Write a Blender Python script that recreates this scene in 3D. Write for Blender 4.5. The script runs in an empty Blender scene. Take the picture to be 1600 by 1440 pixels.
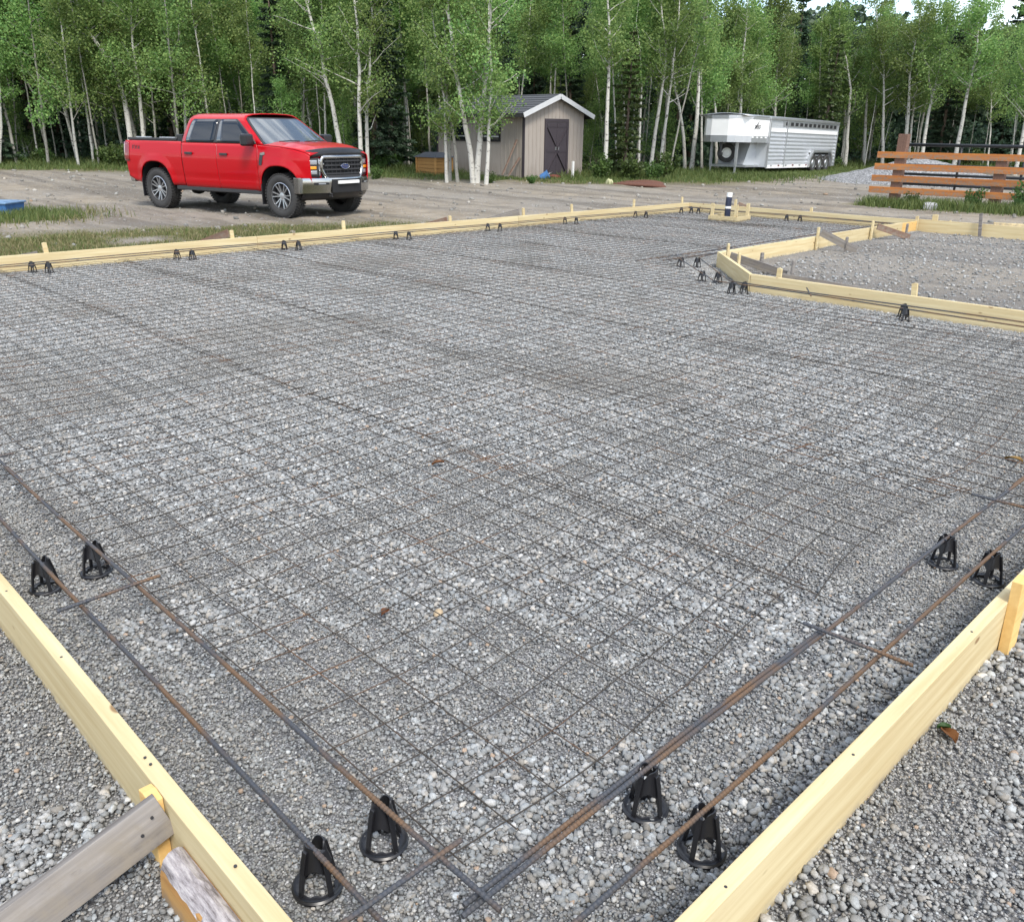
import bpy, bmesh, math, random
import numpy as np
from mathutils import Vector, Matrix, Euler

random.seed(7); np.random.seed(7)
R = math.radians
SC = bpy.context.scene
COL = SC.collection

# ------------------------------------------------------------------ camera, world, sun, exposure
cam_d = bpy.data.cameras.new('camera'); cam = bpy.data.objects.new('camera', cam_d); COL.objects.link(cam)
cam_d.sensor_fit = 'HORIZONTAL'; cam_d.sensor_width = 36.0; cam_d.lens = 36.0*1332/1600
cam_d.clip_start = .05; cam_d.clip_end = 2000
cm = Matrix(((0.7151084, 0.2435532, -0.6552112), (-0.6989174, 0.2646791, -0.6644242), (0.0115981, 0.9330738, 0.3594979))).to_4x4()
cm.translation = (-0.5231, -0.5927, 1.5)
cam.matrix_world = cm
SC.camera = cam

SUN_EL, SUN_AZ = 52.0, (-.42, -.90)          # height of the sun, horizontal direction towards it
az = math.atan2(SUN_AZ[1], SUN_AZ[0])
sv = Vector((math.cos(R(SUN_EL))*math.cos(az), math.cos(R(SUN_EL))*math.sin(az), math.sin(R(SUN_EL))))
sun_d = bpy.data.lights.new('sun', 'SUN'); sun = bpy.data.objects.new('sun', sun_d); COL.objects.link(sun)
sun_d.energy = 2.0; sun_d.angle = R(16); sun_d.color = (1, .95, .87)
sun.rotation_euler = (-sv).to_track_quat('-Z', 'Y').to_euler()

world = bpy.data.worlds.new('World'); SC.world = world; world.use_nodes = True
wt = world.node_tree; bgn = wt.nodes['Background']
sky = wt.nodes.new('ShaderNodeTexSky'); sky.sky_type = 'NISHITA'; sky.sun_disc = False
sky.sun_elevation = R(SUN_EL); sky.sun_rotation = math.atan2(sv.x, sv.y)
tc = wt.nodes.new('ShaderNodeTexCoord')
mp = wt.nodes.new('ShaderNodeMapping'); mp.inputs['Scale'].default_value = (1.6, 1.6, 4.5)
nz = wt.nodes.new('ShaderNodeTexNoise'); nz.inputs['Scale'].default_value = 1.5; nz.inputs['Detail'].default_value = 7; nz.inputs['Roughness'].default_value = .6
rp = wt.nodes.new('ShaderNodeValToRGB'); rp.color_ramp.elements[0].position = .45; rp.color_ramp.elements[1].position = .62
mx = wt.nodes.new('ShaderNodeMix'); mx.data_type = 'RGBA'
mx.inputs[7].default_value = (8.6, 8.9, 9.3, 1)
wt.links.new(tc.outputs['Generated'], mp.inputs['Vector']); wt.links.new(mp.outputs[0], nz.inputs['Vector'])
wt.links.new(nz.outputs[0], rp.inputs[0]); wt.links.new(rp.outputs[0], mx.inputs[0])
wt.links.new(sky.outputs[0], mx.inputs[6]); wt.links.new(mx.outputs[2], bgn.inputs[0])
bgn.inputs[1].default_value = .14
SC.view_settings.view_transform = 'Standard'; SC.view_settings.look = 'None'
SC.view_settings.gamma = 1; SC.view_settings.exposure = 0.95
SC.render.engine = 'CYCLES'
SC.cycles.max_bounces = 6; SC.cycles.diffuse_bounces = 3; SC.cycles.transparent_max_bounces = 4

# ------------------------------------------------------------------ materials
class NT:
    def __init__(s, name):
        s.m = bpy.data.materials.new(name); s.m.use_nodes = True
        s.t = s.m.node_tree; s.b = s.t.nodes['Principled BSDF']; s.tcn = None
    def n(s, typ, **kw):
        nd = s.t.nodes.new(typ)
        for k, v in kw.items(): setattr(nd, k, v)
        return nd
    def l(s, a, b): s.t.links.new(a, b)
    def coord(s, kind='Object', scale=(1, 1, 1)):
        if kind == 'Position':
            src = s.n('ShaderNodeNewGeometry').outputs['Position']
        else:
            src = s.n('ShaderNodeTexCoord').outputs[kind]
        mpn = s.n('ShaderNodeMapping'); mpn.inputs['Scale'].default_value = scale
        s.l(src, mpn.inputs['Vector']); return mpn.outputs[0]
    def noise(s, vec, scale=5, detail=4, rough=.55):
        nd = s.n('ShaderNodeTexNoise'); nd.inputs['Scale'].default_value = scale
        nd.inputs['Detail'].default_value = detail; nd.inputs['Roughness'].default_value = rough
        s.l(vec, nd.inputs['Vector']); return nd.outputs[0]
    def voro(s, vec, scale, out='Distance'):
        nd = s.n('ShaderNodeTexVoronoi'); nd.inputs['Scale'].default_value = scale
        s.l(vec, nd.inputs['Vector']); return nd.outputs[out]
    def ramp(s, fac, stops):
        nd = s.n('ShaderNodeValToRGB'); e = nd.color_ramp.elements
        while len(e) < len(stops): e.new(.5)
        for el, (p, c) in zip(e, stops):
            el.position = p; el.color = (c, c, c, 1) if isinstance(c, (int, float)) else (*c, 1)
        s.l(fac, nd.inputs[0]); return nd.outputs[0]
    def mix(s, fac, a, b, mode='MIX'):
        nd = s.n('ShaderNodeMix', data_type='RGBA', blend_type=mode)
        for sock, v in ((0, fac), (6, a), (7, b)):
            if isinstance(v, (int, float)): nd.inputs[sock].default_value = v if sock == 0 else (v, v, v, 1)
            elif isinstance(v, tuple): nd.inputs[sock].default_value = (*v, 1)
            else: s.l(v, nd.inputs[sock])
        return nd.outputs[2]
    def attr(s, name, out='Color'):
        return s.n('ShaderNodeAttribute', attribute_name=name).outputs[out]
    def objrand(s): return s.n('ShaderNodeObjectInfo').outputs['Random']
    def bump(s, h, strength=.3, dist=.01):
        nd = s.n('ShaderNodeBump'); nd.inputs['Strength'].default_value = strength; nd.inputs['Distance'].default_value = dist
        s.l(h, nd.inputs['Height']); s.l(nd.outputs[0], s.b.inputs['Normal'])
    def base(s, c):
        if isinstance(c, tuple): s.b.inputs['Base Color'].default_value = (*c, 1)
        else: s.l(c, s.b.inputs['Base Color'])
    def set(s, rough=None, metal=None, spec=None, coat=None):
        if rough is not None:
            if isinstance(rough, (int, float)): s.b.inputs['Roughness'].default_value = rough
            else: s.l(rough, s.b.inputs['Roughness'])
        if metal is not None: s.b.inputs['Metallic'].default_value = metal
        if spec is not None: s.b.inputs['Specular IOR Level'].default_value = spec
        if coat is not None: s.b.inputs['Coat Weight'].default_value = coat; s.b.inputs['Coat Roughness'].default_value = .04

def plain(name, c, rough=.6, metal=0, var=.18, scale=12, coat=None, spec=None, bump=0):
    k = NT(name); v = k.coord('Object'); f = k.noise(v, scale, 5)
    k.base(k.mix(f, tuple(x*(1-var) for x in c), tuple(min(1, x*(1+var)) for x in c)))
    k.set(rough, metal, spec, coat)
    if bump: k.bump(f, bump, .005)
    return k.m

def wood(name, light, dark, grain=1.0, knots=True, rough=.75):
    k = NT(name)
    v = k.coord('Object', (1.2, 26, 26)); vr = k.n('ShaderNodeVectorMath', operation='ADD')
    k.l(v, vr.inputs[0]); cmb = k.n('ShaderNodeCombineXYZ'); rnd = k.objrand()
    mm = k.n('ShaderNodeMath', operation='MULTIPLY'); mm.inputs[1].default_value = 57; k.l(rnd, mm.inputs[0])
    for i in range(3): k.l(mm.outputs[0], cmb.inputs[i])
    k.l(cmb.outputs[0], vr.inputs[1]); v = vr.outputs[0]
    f = k.noise(v, 1.3, 6, .6)
    c = k.mix(k.ramp(f, [(.32, 0.), (.68, 1.)]), dark, light)
    big = k.noise(k.coord('Object', (1, 1, 1)), 1.1, 3)
    c = k.mix(k.ramp(big, [(.35, 0.), (.7, .45*grain)]), c, dark)
    if knots:
        vk = k.coord('Object', (4.5, 10, 10)); d = k.voro(vk, 1.0)
        c = k.mix(k.ramp(d, [(.075, .85), (.12, 0.)]), c, (dark[0]*.42, dark[1]*.3, dark[2]*.24))
    sp = k.n('ShaderNodeSeparateXYZ'); k.l(k.coord('Object'), sp.inputs[0])
    dn = k.noise(k.coord('Object', (6, 6, 6)), 2.5, 6, .7)
    c = k.mix(k.mix(1., k.ramp(sp.outputs[2], [(.012, .75), (.05, 0.)]), k.ramp(dn, [(.4, 0.), (.6, 1.)]), 'MULTIPLY'), c, (.22, .19, .15))
    c = k.mix(k.ramp(k.noise(k.coord('Object', (3, 10, 10)), 3.1, 5, .7), [(.62, 0.), (.78, .35)]), c, (dark[0]*.55, dark[1]*.55, dark[2]*.6))
    bri = k.n('ShaderNodeMapRange'); bri.inputs[3].default_value = .86; bri.inputs[4].default_value = 1.06; k.l(rnd, bri.inputs[0])
    cb = k.n('ShaderNodeCombineColor'); [k.l(bri.outputs[0], cb.inputs[i]) for i in range(3)]
    c = k.mix(1., c, cb.outputs[0], 'MULTIPLY')
    k.base(c); k.set(rough, 0, .3); k.bump(f, .25, .002)
    return k.m

M = {}
M['wood'] = wood('new_lumber', (.64, .545, .33), (.50, .385, .20), .35)
M['wood_stake'] = wood('orange_lumber', (.74, .50, .20), (.62, .38, .13), .5)
M['wood_gray'] = wood('weathered_lumber', (.31, .285, .26), (.11, .098, .09), .6)
M['wood_orange'] = wood('stained_lumber', (.52, .21, .055), (.35, .115, .03), .7)
M['wood_brown'] = wood('brown_lumber', (.24, .14, .10), (.13, .075, .055), .6)
M['wood_honey'] = wood('honey_lumber', (.50, .29, .10), (.34, .17, .055), .7)
M['black_plastic'] = plain('black_plastic', (.012, .012, .014), .35, var=.3)
M['black_metal'] = plain('black_metal', (.02, .021, .024), .45, .2)
M['dark_trim'] = plain('dark_trim', (.028, .028, .03), .5)
M['galv'] = plain('dull_aluminium', (.55, .56, .57), .38, .85, .12, 5)
M['alu'] = plain('bright_aluminium', (.60, .62, .64), .42, .55, .12, 4)
M['trim_white'] = plain('dull_white_trim', (.52, .53, .54), .6, 0, .08, 5)
M['white'] = plain('white_paint', (.80, .80, .78), .4, 0, .05, 3)
M['chrome'] = plain('chrome', (.42, .42, .42), .18, 1, .06, 3)
M['rubber'] = plain('rubber', (.035, .034, .033), .8, 0, .3, 20)
M['rim'] = plain('machined_rim', (.46, .47, .49), .28, .8, .08)
M['lens'] = plain('lamp_lens', (.34, .36, .39), .08, .3, .1, 30, 1)
M['amber'] = plain('amber_lens', (.85, .33, .02), .15, 0, .1, 30, 1)
M['red_lens'] = plain('red_lens', (.20, .01, .012), .12, 0, .1, 30, 1)
M['blue_emblem'] = plain('blue_enamel', (.012, .04, .16), .25, 0, .1, 30, 1)
M['navy'] = plain('navy_pipe', (.012, .018, .045), .35, 0, .2)
M['blue'] = plain('blue_plastic', (.05, .15, .35), .5, 0, .35, 9)
M['rust'] = plain('rusty_metal', (.11, .045, .028), .85, 0, .5, 20, bump=.6)
M['shingle'] = plain('dark_shingles', (.075, .08, .09), .85, 0, .35, 25, bump=.5)
M['purple_brown'] = plain('dark_plum_paint', (.045, .036, .043), .6, 0, .15, 5)
M['ground_black'] = plain('underbody_black', (.008, .008, .009), .8)

def red_paint():
    k = NT('red_car_paint'); f = k.noise(k.coord('Object', (1, 1, 1)), 3, 5)
    z = k.n('ShaderNodeSeparateXYZ'); k.l(k.coord('Object'), z.inputs[0])
    dust = k.ramp(z.outputs[2], [(.45, .30), (.95, .0)])
    c = k.mix(k.mix(1., dust, k.ramp(f, [(.3, .3), (.7, 1.)]), 'MULTIPLY'), (.42, .0006, .006), (.38, .010, .012))
    k.base(c); k.set(.30, .0, .2, .30); return k.m
M['red'] = red_paint()
def glass_dark(name, c, rough):
    k = NT(name); k.base(k.mix(k.noise(k.coord('Object'), 2, 2), c, tuple(x*1.4 for x in c))); k.set(rough, 0, .5)
    return k.m
M['glass'] = glass_dark('tinted_glass', (.006, .010, .016), .03)
M['windshield'] = glass_dark('windscreen_glass', (.05, .06, .065), .03)
M['windshield'].node_tree.nodes['Principled BSDF'].inputs['IOR'].default_value = 2.0; M['windshield'].node_tree.nodes['Principled BSDF'].inputs['Specular IOR Level'].default_value = .9
M['window_black'] = glass_dark('shed_glass', (.008, .012, .014), .08)

def rebar_mat():
    k = NT('rebar_steel'); f = k.noise(k.coord('Object', (1.2, 1.2, 8)), 3.2, 5)
    f2 = k.noise(k.coord('Object'), 90, 2)
    c = k.mix(k.ramp(f, [(.44, 0.), (.57, 1.)]), (.060, .066, .078), (.15, .088, .048))
    c = k.mix(k.ramp(f2, [(.4, 0.), (.8, .5)]), c, (.09, .075, .06)); k.base(c); k.set(.6, .35, .5); return k.m
M['rebar'] = rebar_mat()
def wire_mat():
    k = NT('mesh_wire'); f = k.noise(k.coord('Object'), 2.6, 6, .7)
    k.base(k.mix(k.ramp(f, [(.52, 0.), (.66, 1.)]), (.050, .042, .034), (.15, .080, .042))); k.set(.75, .2); return k.m
M['wire'] = wire_mat()

def pebble_mat():
    k = NT('pebbles'); c = k.attr('tint')
    p = k.coord('Position'); f = k.noise(p, .55, 5, .6); f2 = k.noise(p, 260, 3)
    c = k.mix(1., c, k.ramp(f2, [(.25, .72), (.75, 1.18)]), 'MULTIPLY')
    c = k.mix(k.ramp(f, [(.44, 0.), (.70, .26)]), c, (.27, .245, .21))
    k.base(c); k.set(.8, 0, .35); return k.m
M['pebble'] = pebble_mat()

def ground_mat():
    k = NT('yard_ground'); p = k.coord('Position')
    big = k.noise(p, .22, 5, .6); mid = k.noise(p, 1.7, 6, .65); fine = k.noise(p, 38, 5, .7)
    dirt = k.mix(k.ramp(mid, [(.3, 0.), (.7, 1.)]), (.175, .145, .106), (.31, .268, .208))
    dirt = k.mix(k.ramp(big, [(.38, 0.), (.62, .8)]), dirt, (.225, .207, .18))
    # wheel-worn streaks running along the yard
    st = k.noise(k.coord('Position', (.75, .05, 1)), 1.3, 5, .65)
    dirt = k.mix(k.ramp(st, [(.46, 0.), (.58, .7)]), dirt, (.105, .091, .074))
    vcol = k.voro(p, 16, 'Color'); vd = k.voro(p, 16)
    sep = k.n('ShaderNodeSeparateColor'); k.l(vcol, sep.inputs[0])
    stone = k.ramp(sep.outputs[0], [(.0, .12), (.7, .24), (1., .45)])
    pick = k.mix(1., k.ramp(sep.outputs[1], [(.55, 0.), (.62, 1.)]), k.ramp(vd, [(.20, 1.), (.40, 0.)]), 'MULTIPLY')
    dirt = k.mix(pick, dirt, stone)
    gv = k.voro(p, 190, 'Color'); gs = k.n('ShaderNodeSeparateColor'); k.l(gv, gs.inputs[0]); gd = k.voro(p, 190)
    grav = k.mix(1., k.ramp(gs.outputs[0], [(0., .12), (.6, .26), (.9, .40), (1., .6)]), k.ramp(gd, [(.25, 1.), (.75, .35)]), 'MULTIPLY')
    c = k.mix(k.attr('gravel', 'Fac'), dirt, grav)
    gr = k.mix(k.ramp(fine, [(.3, 0.), (.75, 1.)]), (.06, .06, .025), (.19, .165, .08))
    gm = k.mix(1., k.attr('grass', 'Fac'), k.ramp(mid, [(.26, 0.), (.48, 1.)]), 'MULTIPLY')
    gm = k.mix(1., gm, k.attr('grass', 'Fac'), 'LIGHTEN') if False else gm
    c = k.mix(gm, c, gr)
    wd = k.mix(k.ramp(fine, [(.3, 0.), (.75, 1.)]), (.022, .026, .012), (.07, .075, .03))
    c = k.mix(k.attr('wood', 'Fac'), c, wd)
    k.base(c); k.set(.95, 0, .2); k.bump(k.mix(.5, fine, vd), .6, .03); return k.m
M['ground'] = ground_mat()

def leaf_mat(name, c1, c2, transl=.35):
    k = NT(name); t = k.attr('tint', 'Fac')
    rnd = k.objrand()
    c = k.mix(t, c1, c2)
    hs = k.n('ShaderNodeHueSaturation'); k.l(c, hs.inputs['Color'])
    mr = k.n('ShaderNodeMapRange'); mr.inputs[3].default_value = .72; mr.inputs[4].default_value = 1.22; k.l(rnd, mr.inputs[0]); k.l(mr.outputs[0], hs.inputs['Value'])
    mh = k.n('ShaderNodeMapRange'); mh.inputs[3].default_value = .485; mh.inputs[4].default_value = .525; k.l(rnd, mh.inputs[0]); k.l(mh.outputs[0], hs.inputs['Hue'])
    k.base(hs.outputs[0]); k.set(.55, 0, .35)
    tr = k.n('ShaderNodeBsdfTranslucent'); k.l(hs.outputs[0], tr.inputs['Color'])
    ms = k.n('ShaderNodeMixShader'); ms.inputs[0].default_value = transl
    k.l(k.b.outputs[0], ms.inputs[1]); k.l(tr.outputs[0], ms.inputs[2]); k.l(ms.outputs[0], k.t.nodes['Material Output'].inputs[0])
    return k.m
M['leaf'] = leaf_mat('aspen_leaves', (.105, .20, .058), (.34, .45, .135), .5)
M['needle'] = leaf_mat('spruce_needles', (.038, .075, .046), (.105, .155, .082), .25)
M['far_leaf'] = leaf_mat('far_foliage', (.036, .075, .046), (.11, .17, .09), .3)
M['needle_light'] = leaf_mat('young_spruce_needles', (.05, .085, .03), (.13, .165, .055), .2)
M['bushleaf'] = leaf_mat('bush_leaves', (.04, .08, .02), (.13, .20, .05))
M['grass'] = leaf_mat('grass_blades', (.055, .095, .022), (.17, .19, .06), .3)
M['grass_dry'] = leaf_mat('dry_grass_blades', (.10, .13, .035), (.34, .29, .15), .3)
M['dryleaf'] = leaf_mat('dry_leaves', (.22, .10, .03), (.38, .19, .06), .2)
def bark(name, a, b, dark):
    k = NT(name); p = k.coord('Object')
    c = k.mix(k.noise(p, 4, 4), a, b)
    m = k.noise(k.coord('Object', (5, 5, 9)), 1.3, 4, .65)
    c = k.mix(k.ramp(m, [(.57, 0.), (.64, .9)]), c, dark)
    k.base(c); k.set(.8, 0, .3); return k.m
M['bark'] = bark('aspen_bark', (.36, .345, .30), (.58, .57, .525), (.06, .05, .045))
M['bark_gray_or_shaded'] = bark('grey_or_shaded_aspen_bark', (.20, .19, .165), (.36, .35, .305), (.05, .045, .04))  # grey stems, and trunks in shade with that shade put into the colour
M['bark_dark'] = bark('spruce_bark', (.10, .075, .06), (.17, .13, .10), (.04, .03, .025))
def siding():
    k = NT('taupe_siding'); f = k.noise(k.coord('Object', (6, 6, .7)), 2, 5)
    z = k.n('ShaderNodeSeparateXYZ'); k.l(k.coord('Object'), z.inputs[0])
    c = k.mix(f, (.27, .235, .205), (.37, .33, .29))
    st = k.mix(1., k.ramp(z.outputs[2], [(.0, .7), (.55, 0.)]), k.ramp(k.noise(k.coord('Object', (3, 3, .5)), 2.2, 4), [(.4, 0.), (.65, 1.)]), 'MULTIPLY')
    c = k.mix(st, c, (.20, .165, .13)); k.base(c); k.set(.8); return k.m
M['siding'] = siding()
def pile_mat():
    k = NT('pile_gravel'); p = k.coord('Position'); v = k.voro(p, 22, 'Color'); s = k.n('ShaderNodeSeparateColor'); k.l(v, s.inputs[0])
    k.base(k.ramp(s.outputs[0], [(0., .12), (.6, .23), (1., .38)])); k.set(.9); k.bump(k.voro(p, 22), .8, .04); return k.m
M['pile'] = pile_mat()

# ------------------------------------------------------------------ geometry helpers
class MB:
    def __init__(s): s.v = []; s.f = []; s.mi = []; s.cur = 0
    def add(s, vs, fs):
        o = len(s.v); s.v.extend([tuple(p) for p in vs])
        for f in fs: s.f.append(tuple(i+o for i in f)); s.mi.append(s.cur)
    def box(s, c, d, rot=None, taper=1.0):
        hx, hy, hz = d[0]/2, d[1]/2, d[2]/2
        vs = [Vector((x*hx*(taper if z > 0 else 1), y*hy*(taper if z > 0 else 1), z*hz)) for z in (-1, 1) for y in (-1, 1) for x in (-1, 1)]
        if rot is not None:
            m = Euler(rot).to_matrix() if not isinstance(rot, Matrix) else rot
            vs = [m @ p for p in vs]
        s.add([p+Vector(c) for p in vs], [(0, 2, 3, 1), (4, 5, 7, 6), (0, 1, 5, 4), (2, 6, 7, 3), (0, 4, 6, 2), (1, 3, 7, 5)])
    def bar(s, a, b, w, h, up=(0, 0, 1)):
        a = Vector(a); b = Vector(b); x = (b-a); L = x.length; x.normalize()
        y = Vector(up).cross(x)
        if y.length < 1e-4: y = Vector((0, 1, 0)).cross(x)
        y.normalize(); z = x.cross(y)
        s.box((a+b)/2, (L, w, h), Matrix((x, y, z)).transposed())
    def tube(s, pts, rad, n=8, cap=True):
        pts = [Vector(p) for p in pts]
        if not hasattr(rad, '__len__'): rad = [rad]*len(pts)
        rings = []; ref = None
        for i, p in enumerate(pts):
            t = (pts[min(i+1, len(pts)-1)]-pts[max(i-1, 0)]).normalized()
            if ref is None:
                ref = Vector((0, 0, 1)) if abs(t.z) < .9 else Vector((1, 0, 0))
                ref = (ref-t*ref.dot(t)).normalized()
            else: ref = (ref-t*ref.dot(t)).normalized()
            bn = t.cross(ref)
            rings.append([p+(ref*math.cos(2*math.pi*k/n)+bn*math.sin(2*math.pi*k/n))*rad[i] for k in range(n)])
        vs = [q for r in rings for q in r]; fs = []
        for i in range(len(pts)-1):
            for k in range(n):
                a = i*n+k; b = i*n+(k+1) % n; fs.append((a, b, b+n, a+n))
        if cap: fs.append(tuple(range(n-1, -1, -1))); fs.append(tuple((len(pts)-1)*n+k for k in range(n)))
        s.add(vs, fs)
    def lathe(s, prof, n=32, axis='y', c=(0, 0, 0)):
        vs = []; fs = []; m = len(prof)
        for k in range(n):
            a = 2*math.pi*k/n
            for (r, h) in prof:
                p = (r*math.cos(a), h, r*math.sin(a)) if axis == 'y' else (r*math.cos(a), r*math.sin(a), h)
                vs.append((p[0]+c[0], p[1]+c[1], p[2]+c[2]))
        for k in range(n):
            for j in range(m-1):
                a = k*m+j; b = ((k+1) % n)*m+j
                fs.append((a, a+1, b+1, b))
        s.add(vs, fs)
    def prism(s, poly, h0, h1, plane='xz'):
        n = len(poly)
        def P(p, h): return (p[0], h, p[1]) if plane == 'xz' else ((h, p[0], p[1]) if plane == 'yz' else (p[0], p[1], h))
        s.add([P(p, h0) for p in poly]+[P(p, h1) for p in poly],
              [tuple(range(n))[::-1], tuple(range(n, 2*n))]+[(i, (i+1) % n, (i+1) % n+n, i+n) for i in range(n)])
    def grid(s, rows):
        m = len(rows[0]); vs = [p for r in rows for p in r]
        s.add(vs, [(i*m+j, i*m+j+1, (i+1)*m+j+1, (i+1)*m+j) for i in range(len(rows)-1) for j in range(m-1)])
    def build(s, name, mats, parent=None, smooth=False, loc=None, rot=None, bevel=0, solid=0, recalc=True):
        me = bpy.data.meshes.new(name); me.from_pydata(s.v, [], s.f)
        if not isinstance(mats, (list, tuple)): mats = [mats]
        for m in mats: me.materials.append(m)
        if len(mats) > 1: me.polygons.foreach_set('material_index', s.mi)
        if recalc:
            bm = bmesh.new(); bm.from_mesh(me); bmesh.ops.recalc_face_normals(bm, faces=bm.faces[:]); bm.to_mesh(me); bm.free()
        if smooth: me.polygons.foreach_set('use_smooth', [True]*len(me.polygons)); 
        if smooth == 'auto': me.set_sharp_from_angle(angle=R(38))
        me.update()
        o = bpy.data.objects.new(name, me); COL.objects.link(o)
        if parent: o.parent = parent
        if loc is not None: o.location = loc
        if rot is not None: o.rotation_euler = rot
        if solid: md = o.modifiers.new('solid', 'SOLIDIFY'); md.thickness = solid; md.offset = 0
        if bevel: md = o.modifiers.new('bevel', 'BEVEL'); md.width = bevel; md.segments = 2; md.limit_method = 'ANGLE'
        return o

def tag(o, label, cat, group=None, kind=None):
    o['label'] = label; o['category'] = cat
    if group: o['group'] = group
    if kind: o['kind'] = kind
    return o
def struct(o, kind='structure'):
    o['kind'] = kind; return o
def thing(name, label, cat, loc=(0, 0, 0), rz=0, group=None):
    o = bpy.data.objects.new(name, None); COL.objects.link(o); o.location = loc; o.rotation_euler = (0, 0, rz)
    o.empty_display_size = .2
    return tag(o, label, cat, group)
def dup(root, loc=None, rz=None, label=None, group=None, scale=None):
    r = root.copy(); COL.objects.link(r)
    if loc is not None: r.location = loc
    if rz is not None: r.rotation_euler = (0, 0, rz)
    if scale is not None: r.scale = scale if hasattr(scale, '__len__') else (scale,)*3
    if label: r['label'] = label
    if group: r['group'] = group
    for ch in list(root.children):
        c = ch.copy(); COL.objects.link(c); c.parent = r
        for g in list(ch.children):
            d = g.copy(); COL.objects.link(d); d.parent = c
    return r
def np_mesh(name, V, F, mats, tint=None, smooth=False, mi=None):
    V = np.asarray(V, np.float32); F = np.asarray(F, np.int32); k = F.shape[1]
    me = bpy.data.meshes.new(name); me.vertices.add(len(V)); me.vertices.foreach_set('co', V.ravel())
    me.loops.add(F.size); me.loops.foreach_set('vertex_index', F.ravel())
    me.polygons.add(len(F)); me.polygons.foreach_set('loop_start', np.arange(0, F.size, k, dtype=np.int32))
    for m in (mats if isinstance(mats, (list, tuple)) else [mats]): me.materials.append(m)
    if tint is not None:
        tint = np.asarray(tint, np.float32)
        if tint.ndim == 1:
            at = me.attributes.new('tint', 'FLOAT', 'POINT'); at.data.foreach_set('value', tint)
        else:
            at = me.attributes.new('tint', 'FLOAT_COLOR', 'POINT')
            at.data.foreach_set('color', np.c_[tint, np.ones(len(tint))].astype(np.float32).ravel())
    me.update(calc_edges=True)
    if smooth: me.polygons.foreach_set('use_smooth', np.ones(len(F), bool))
    return me
def link(name, me, parent=None):
    o = bpy.data.objects.new(name, me); COL.objects.link(o)
    if parent: o.parent = parent
    return o

# value noise for placing things
_g = np.random.RandomState(3).rand(64, 64)
def vnoise(x, y):
    x = np.asarray(x, float); y = np.asarray(y, float)
    xi = np.floor(x).astype(int); yi = np.floor(y).astype(int); fx = x-xi; fy = y-yi
    fx = fx*fx*(3-2*fx); fy = fy*fy*(3-2*fy)
    g = lambda a, b: _g[a % 64, b % 64]
    return (g(xi, yi)*(1-fx)+g(xi+1, yi)*fx)*(1-fy)+(g(xi, yi+1)*(1-fx)+g(xi+1, yi+1)*fx)*fy
def fbm(x, y): return .55*vnoise(x, y)+.3*vnoise(x*2.1+7, y*2.1+3)+.15*vnoise(x*4.3+1, y*4.3+9)
def sstep(a, b, x): t = np.clip((np.asarray(x, float)-a)/(b-a), 0, 1); return t*t*(3-2*t)
def slab_out(x, y):
    """distance outside of the formed slab's outer rectangle"""
    dx = np.maximum(np.maximum(-x, x-15.0), 0); dy = np.maximum(np.maximum(-y, y-10.0), 0); return np.hypot(dx, dy)
def ground_z(x, y):
    x = np.asarray(x, float); y = np.asarray(y, float)
    far = np.hypot(x+.5, y+.6)
    d = slab_out(x, y)
    drop = sstep(.15, 2.2, d)*sstep(6, 10, far)
    z = -.17*drop + .17*sstep(24, 40, far) + .25*sstep(40, 62, far)
    z = z + drop*(.07*(fbm(x*.8, y*.8)-.5) + .05*(vnoise(x*2.3, y*2.3)-.5))
    return z
def gz(x, y): return float(ground_z(np.array(x), np.array(y)))

# ------------------------------------------------------------------ the ground: one sheet to the horizon
def axis(lo, hi, step, far):
    a = np.arange(lo, hi+1e-6, step); o = []
    s = step; p = hi
    while p < far: s *= 1.35; p += s; o.append(p)
    i = []; s = step; p = lo
    while p > -far: s *= 1.35; p -= s; i.append(p)
    return np.array(i[::-1]+list(a)+o)
gx = axis(-4, 50, .25, 700); gy = axis(-4, 50, .25, 700)
GX, GY = np.meshgrid(gx, gy, indexing='ij'); GZ = ground_z(GX, GY)-.004
def tree_edge(x, y):
    """how far (m) a point lies behind the edge of the wood"""
    r = (x+.5)*.712-(y+.6)*.702; f = (x+.5)*.702+(y+.6)*.712
    edge = np.interp(r, [-40, -14, -4, 1.5, 3, 9, 12, 16, 22, 40], [36, 35, 33.5, 33, 32, 34, 40, 44, 42, 38])
    return f-edge
NNg = fbm(GX*.6, GY*.6)
te = tree_edge(GX, GY)
grass = sstep(.12, .36, NNg)*sstep(.2, .8, slab_out(GX, GY))*(GY > 10)*(1-sstep(9, 13, GX+(GY-10)*.3))*(1-sstep(15.5, 17.5, GY+GX*.25))
grass = np.maximum(grass, sstep(-3.2, -.8, te+2.2*(NNg-.5))*(1-sstep(1.5, 4, te)))
# strip along the orange fence and round the trailer
grass = np.maximum(grass, sstep(.9, .2, np.abs(GX-22.6-.4*(NNg-.5)))*(GY < 10.2))
grass = np.maximum(grass, sstep(2.2, .6, np.abs(GX-31.5))*sstep(2.6, 1.2, np.abs(GY-19.5)))
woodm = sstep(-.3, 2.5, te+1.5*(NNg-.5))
ins = (GX > -.02) & (GX < 15.02) & (GY > -.02) & (GY < 10.02)
nearg = (np.hypot(GX+.5, GY+.6) < 7) & ~ins
notch = ins & (GX > 7.4) & (GY < 5.25) & (GX-7.4 > (GY-4.0))
gravel = np.where(ins & ~notch, 1.0, np.where(nearg, .9, np.where(notch, .30, 0.0)))
nx, ny = GX.shape
idx = np.arange(nx*ny).reshape(nx, ny)
F = np.stack([idx[:-1, :-1], idx[1:, :-1], idx[1:, 1:], idx[:-1, 1:]], -1).reshape(-1, 4)
me = np_mesh('ground', np.stack([GX, GY, GZ], -1).reshape(-1, 3), F, M['ground'], smooth=True)
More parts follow.
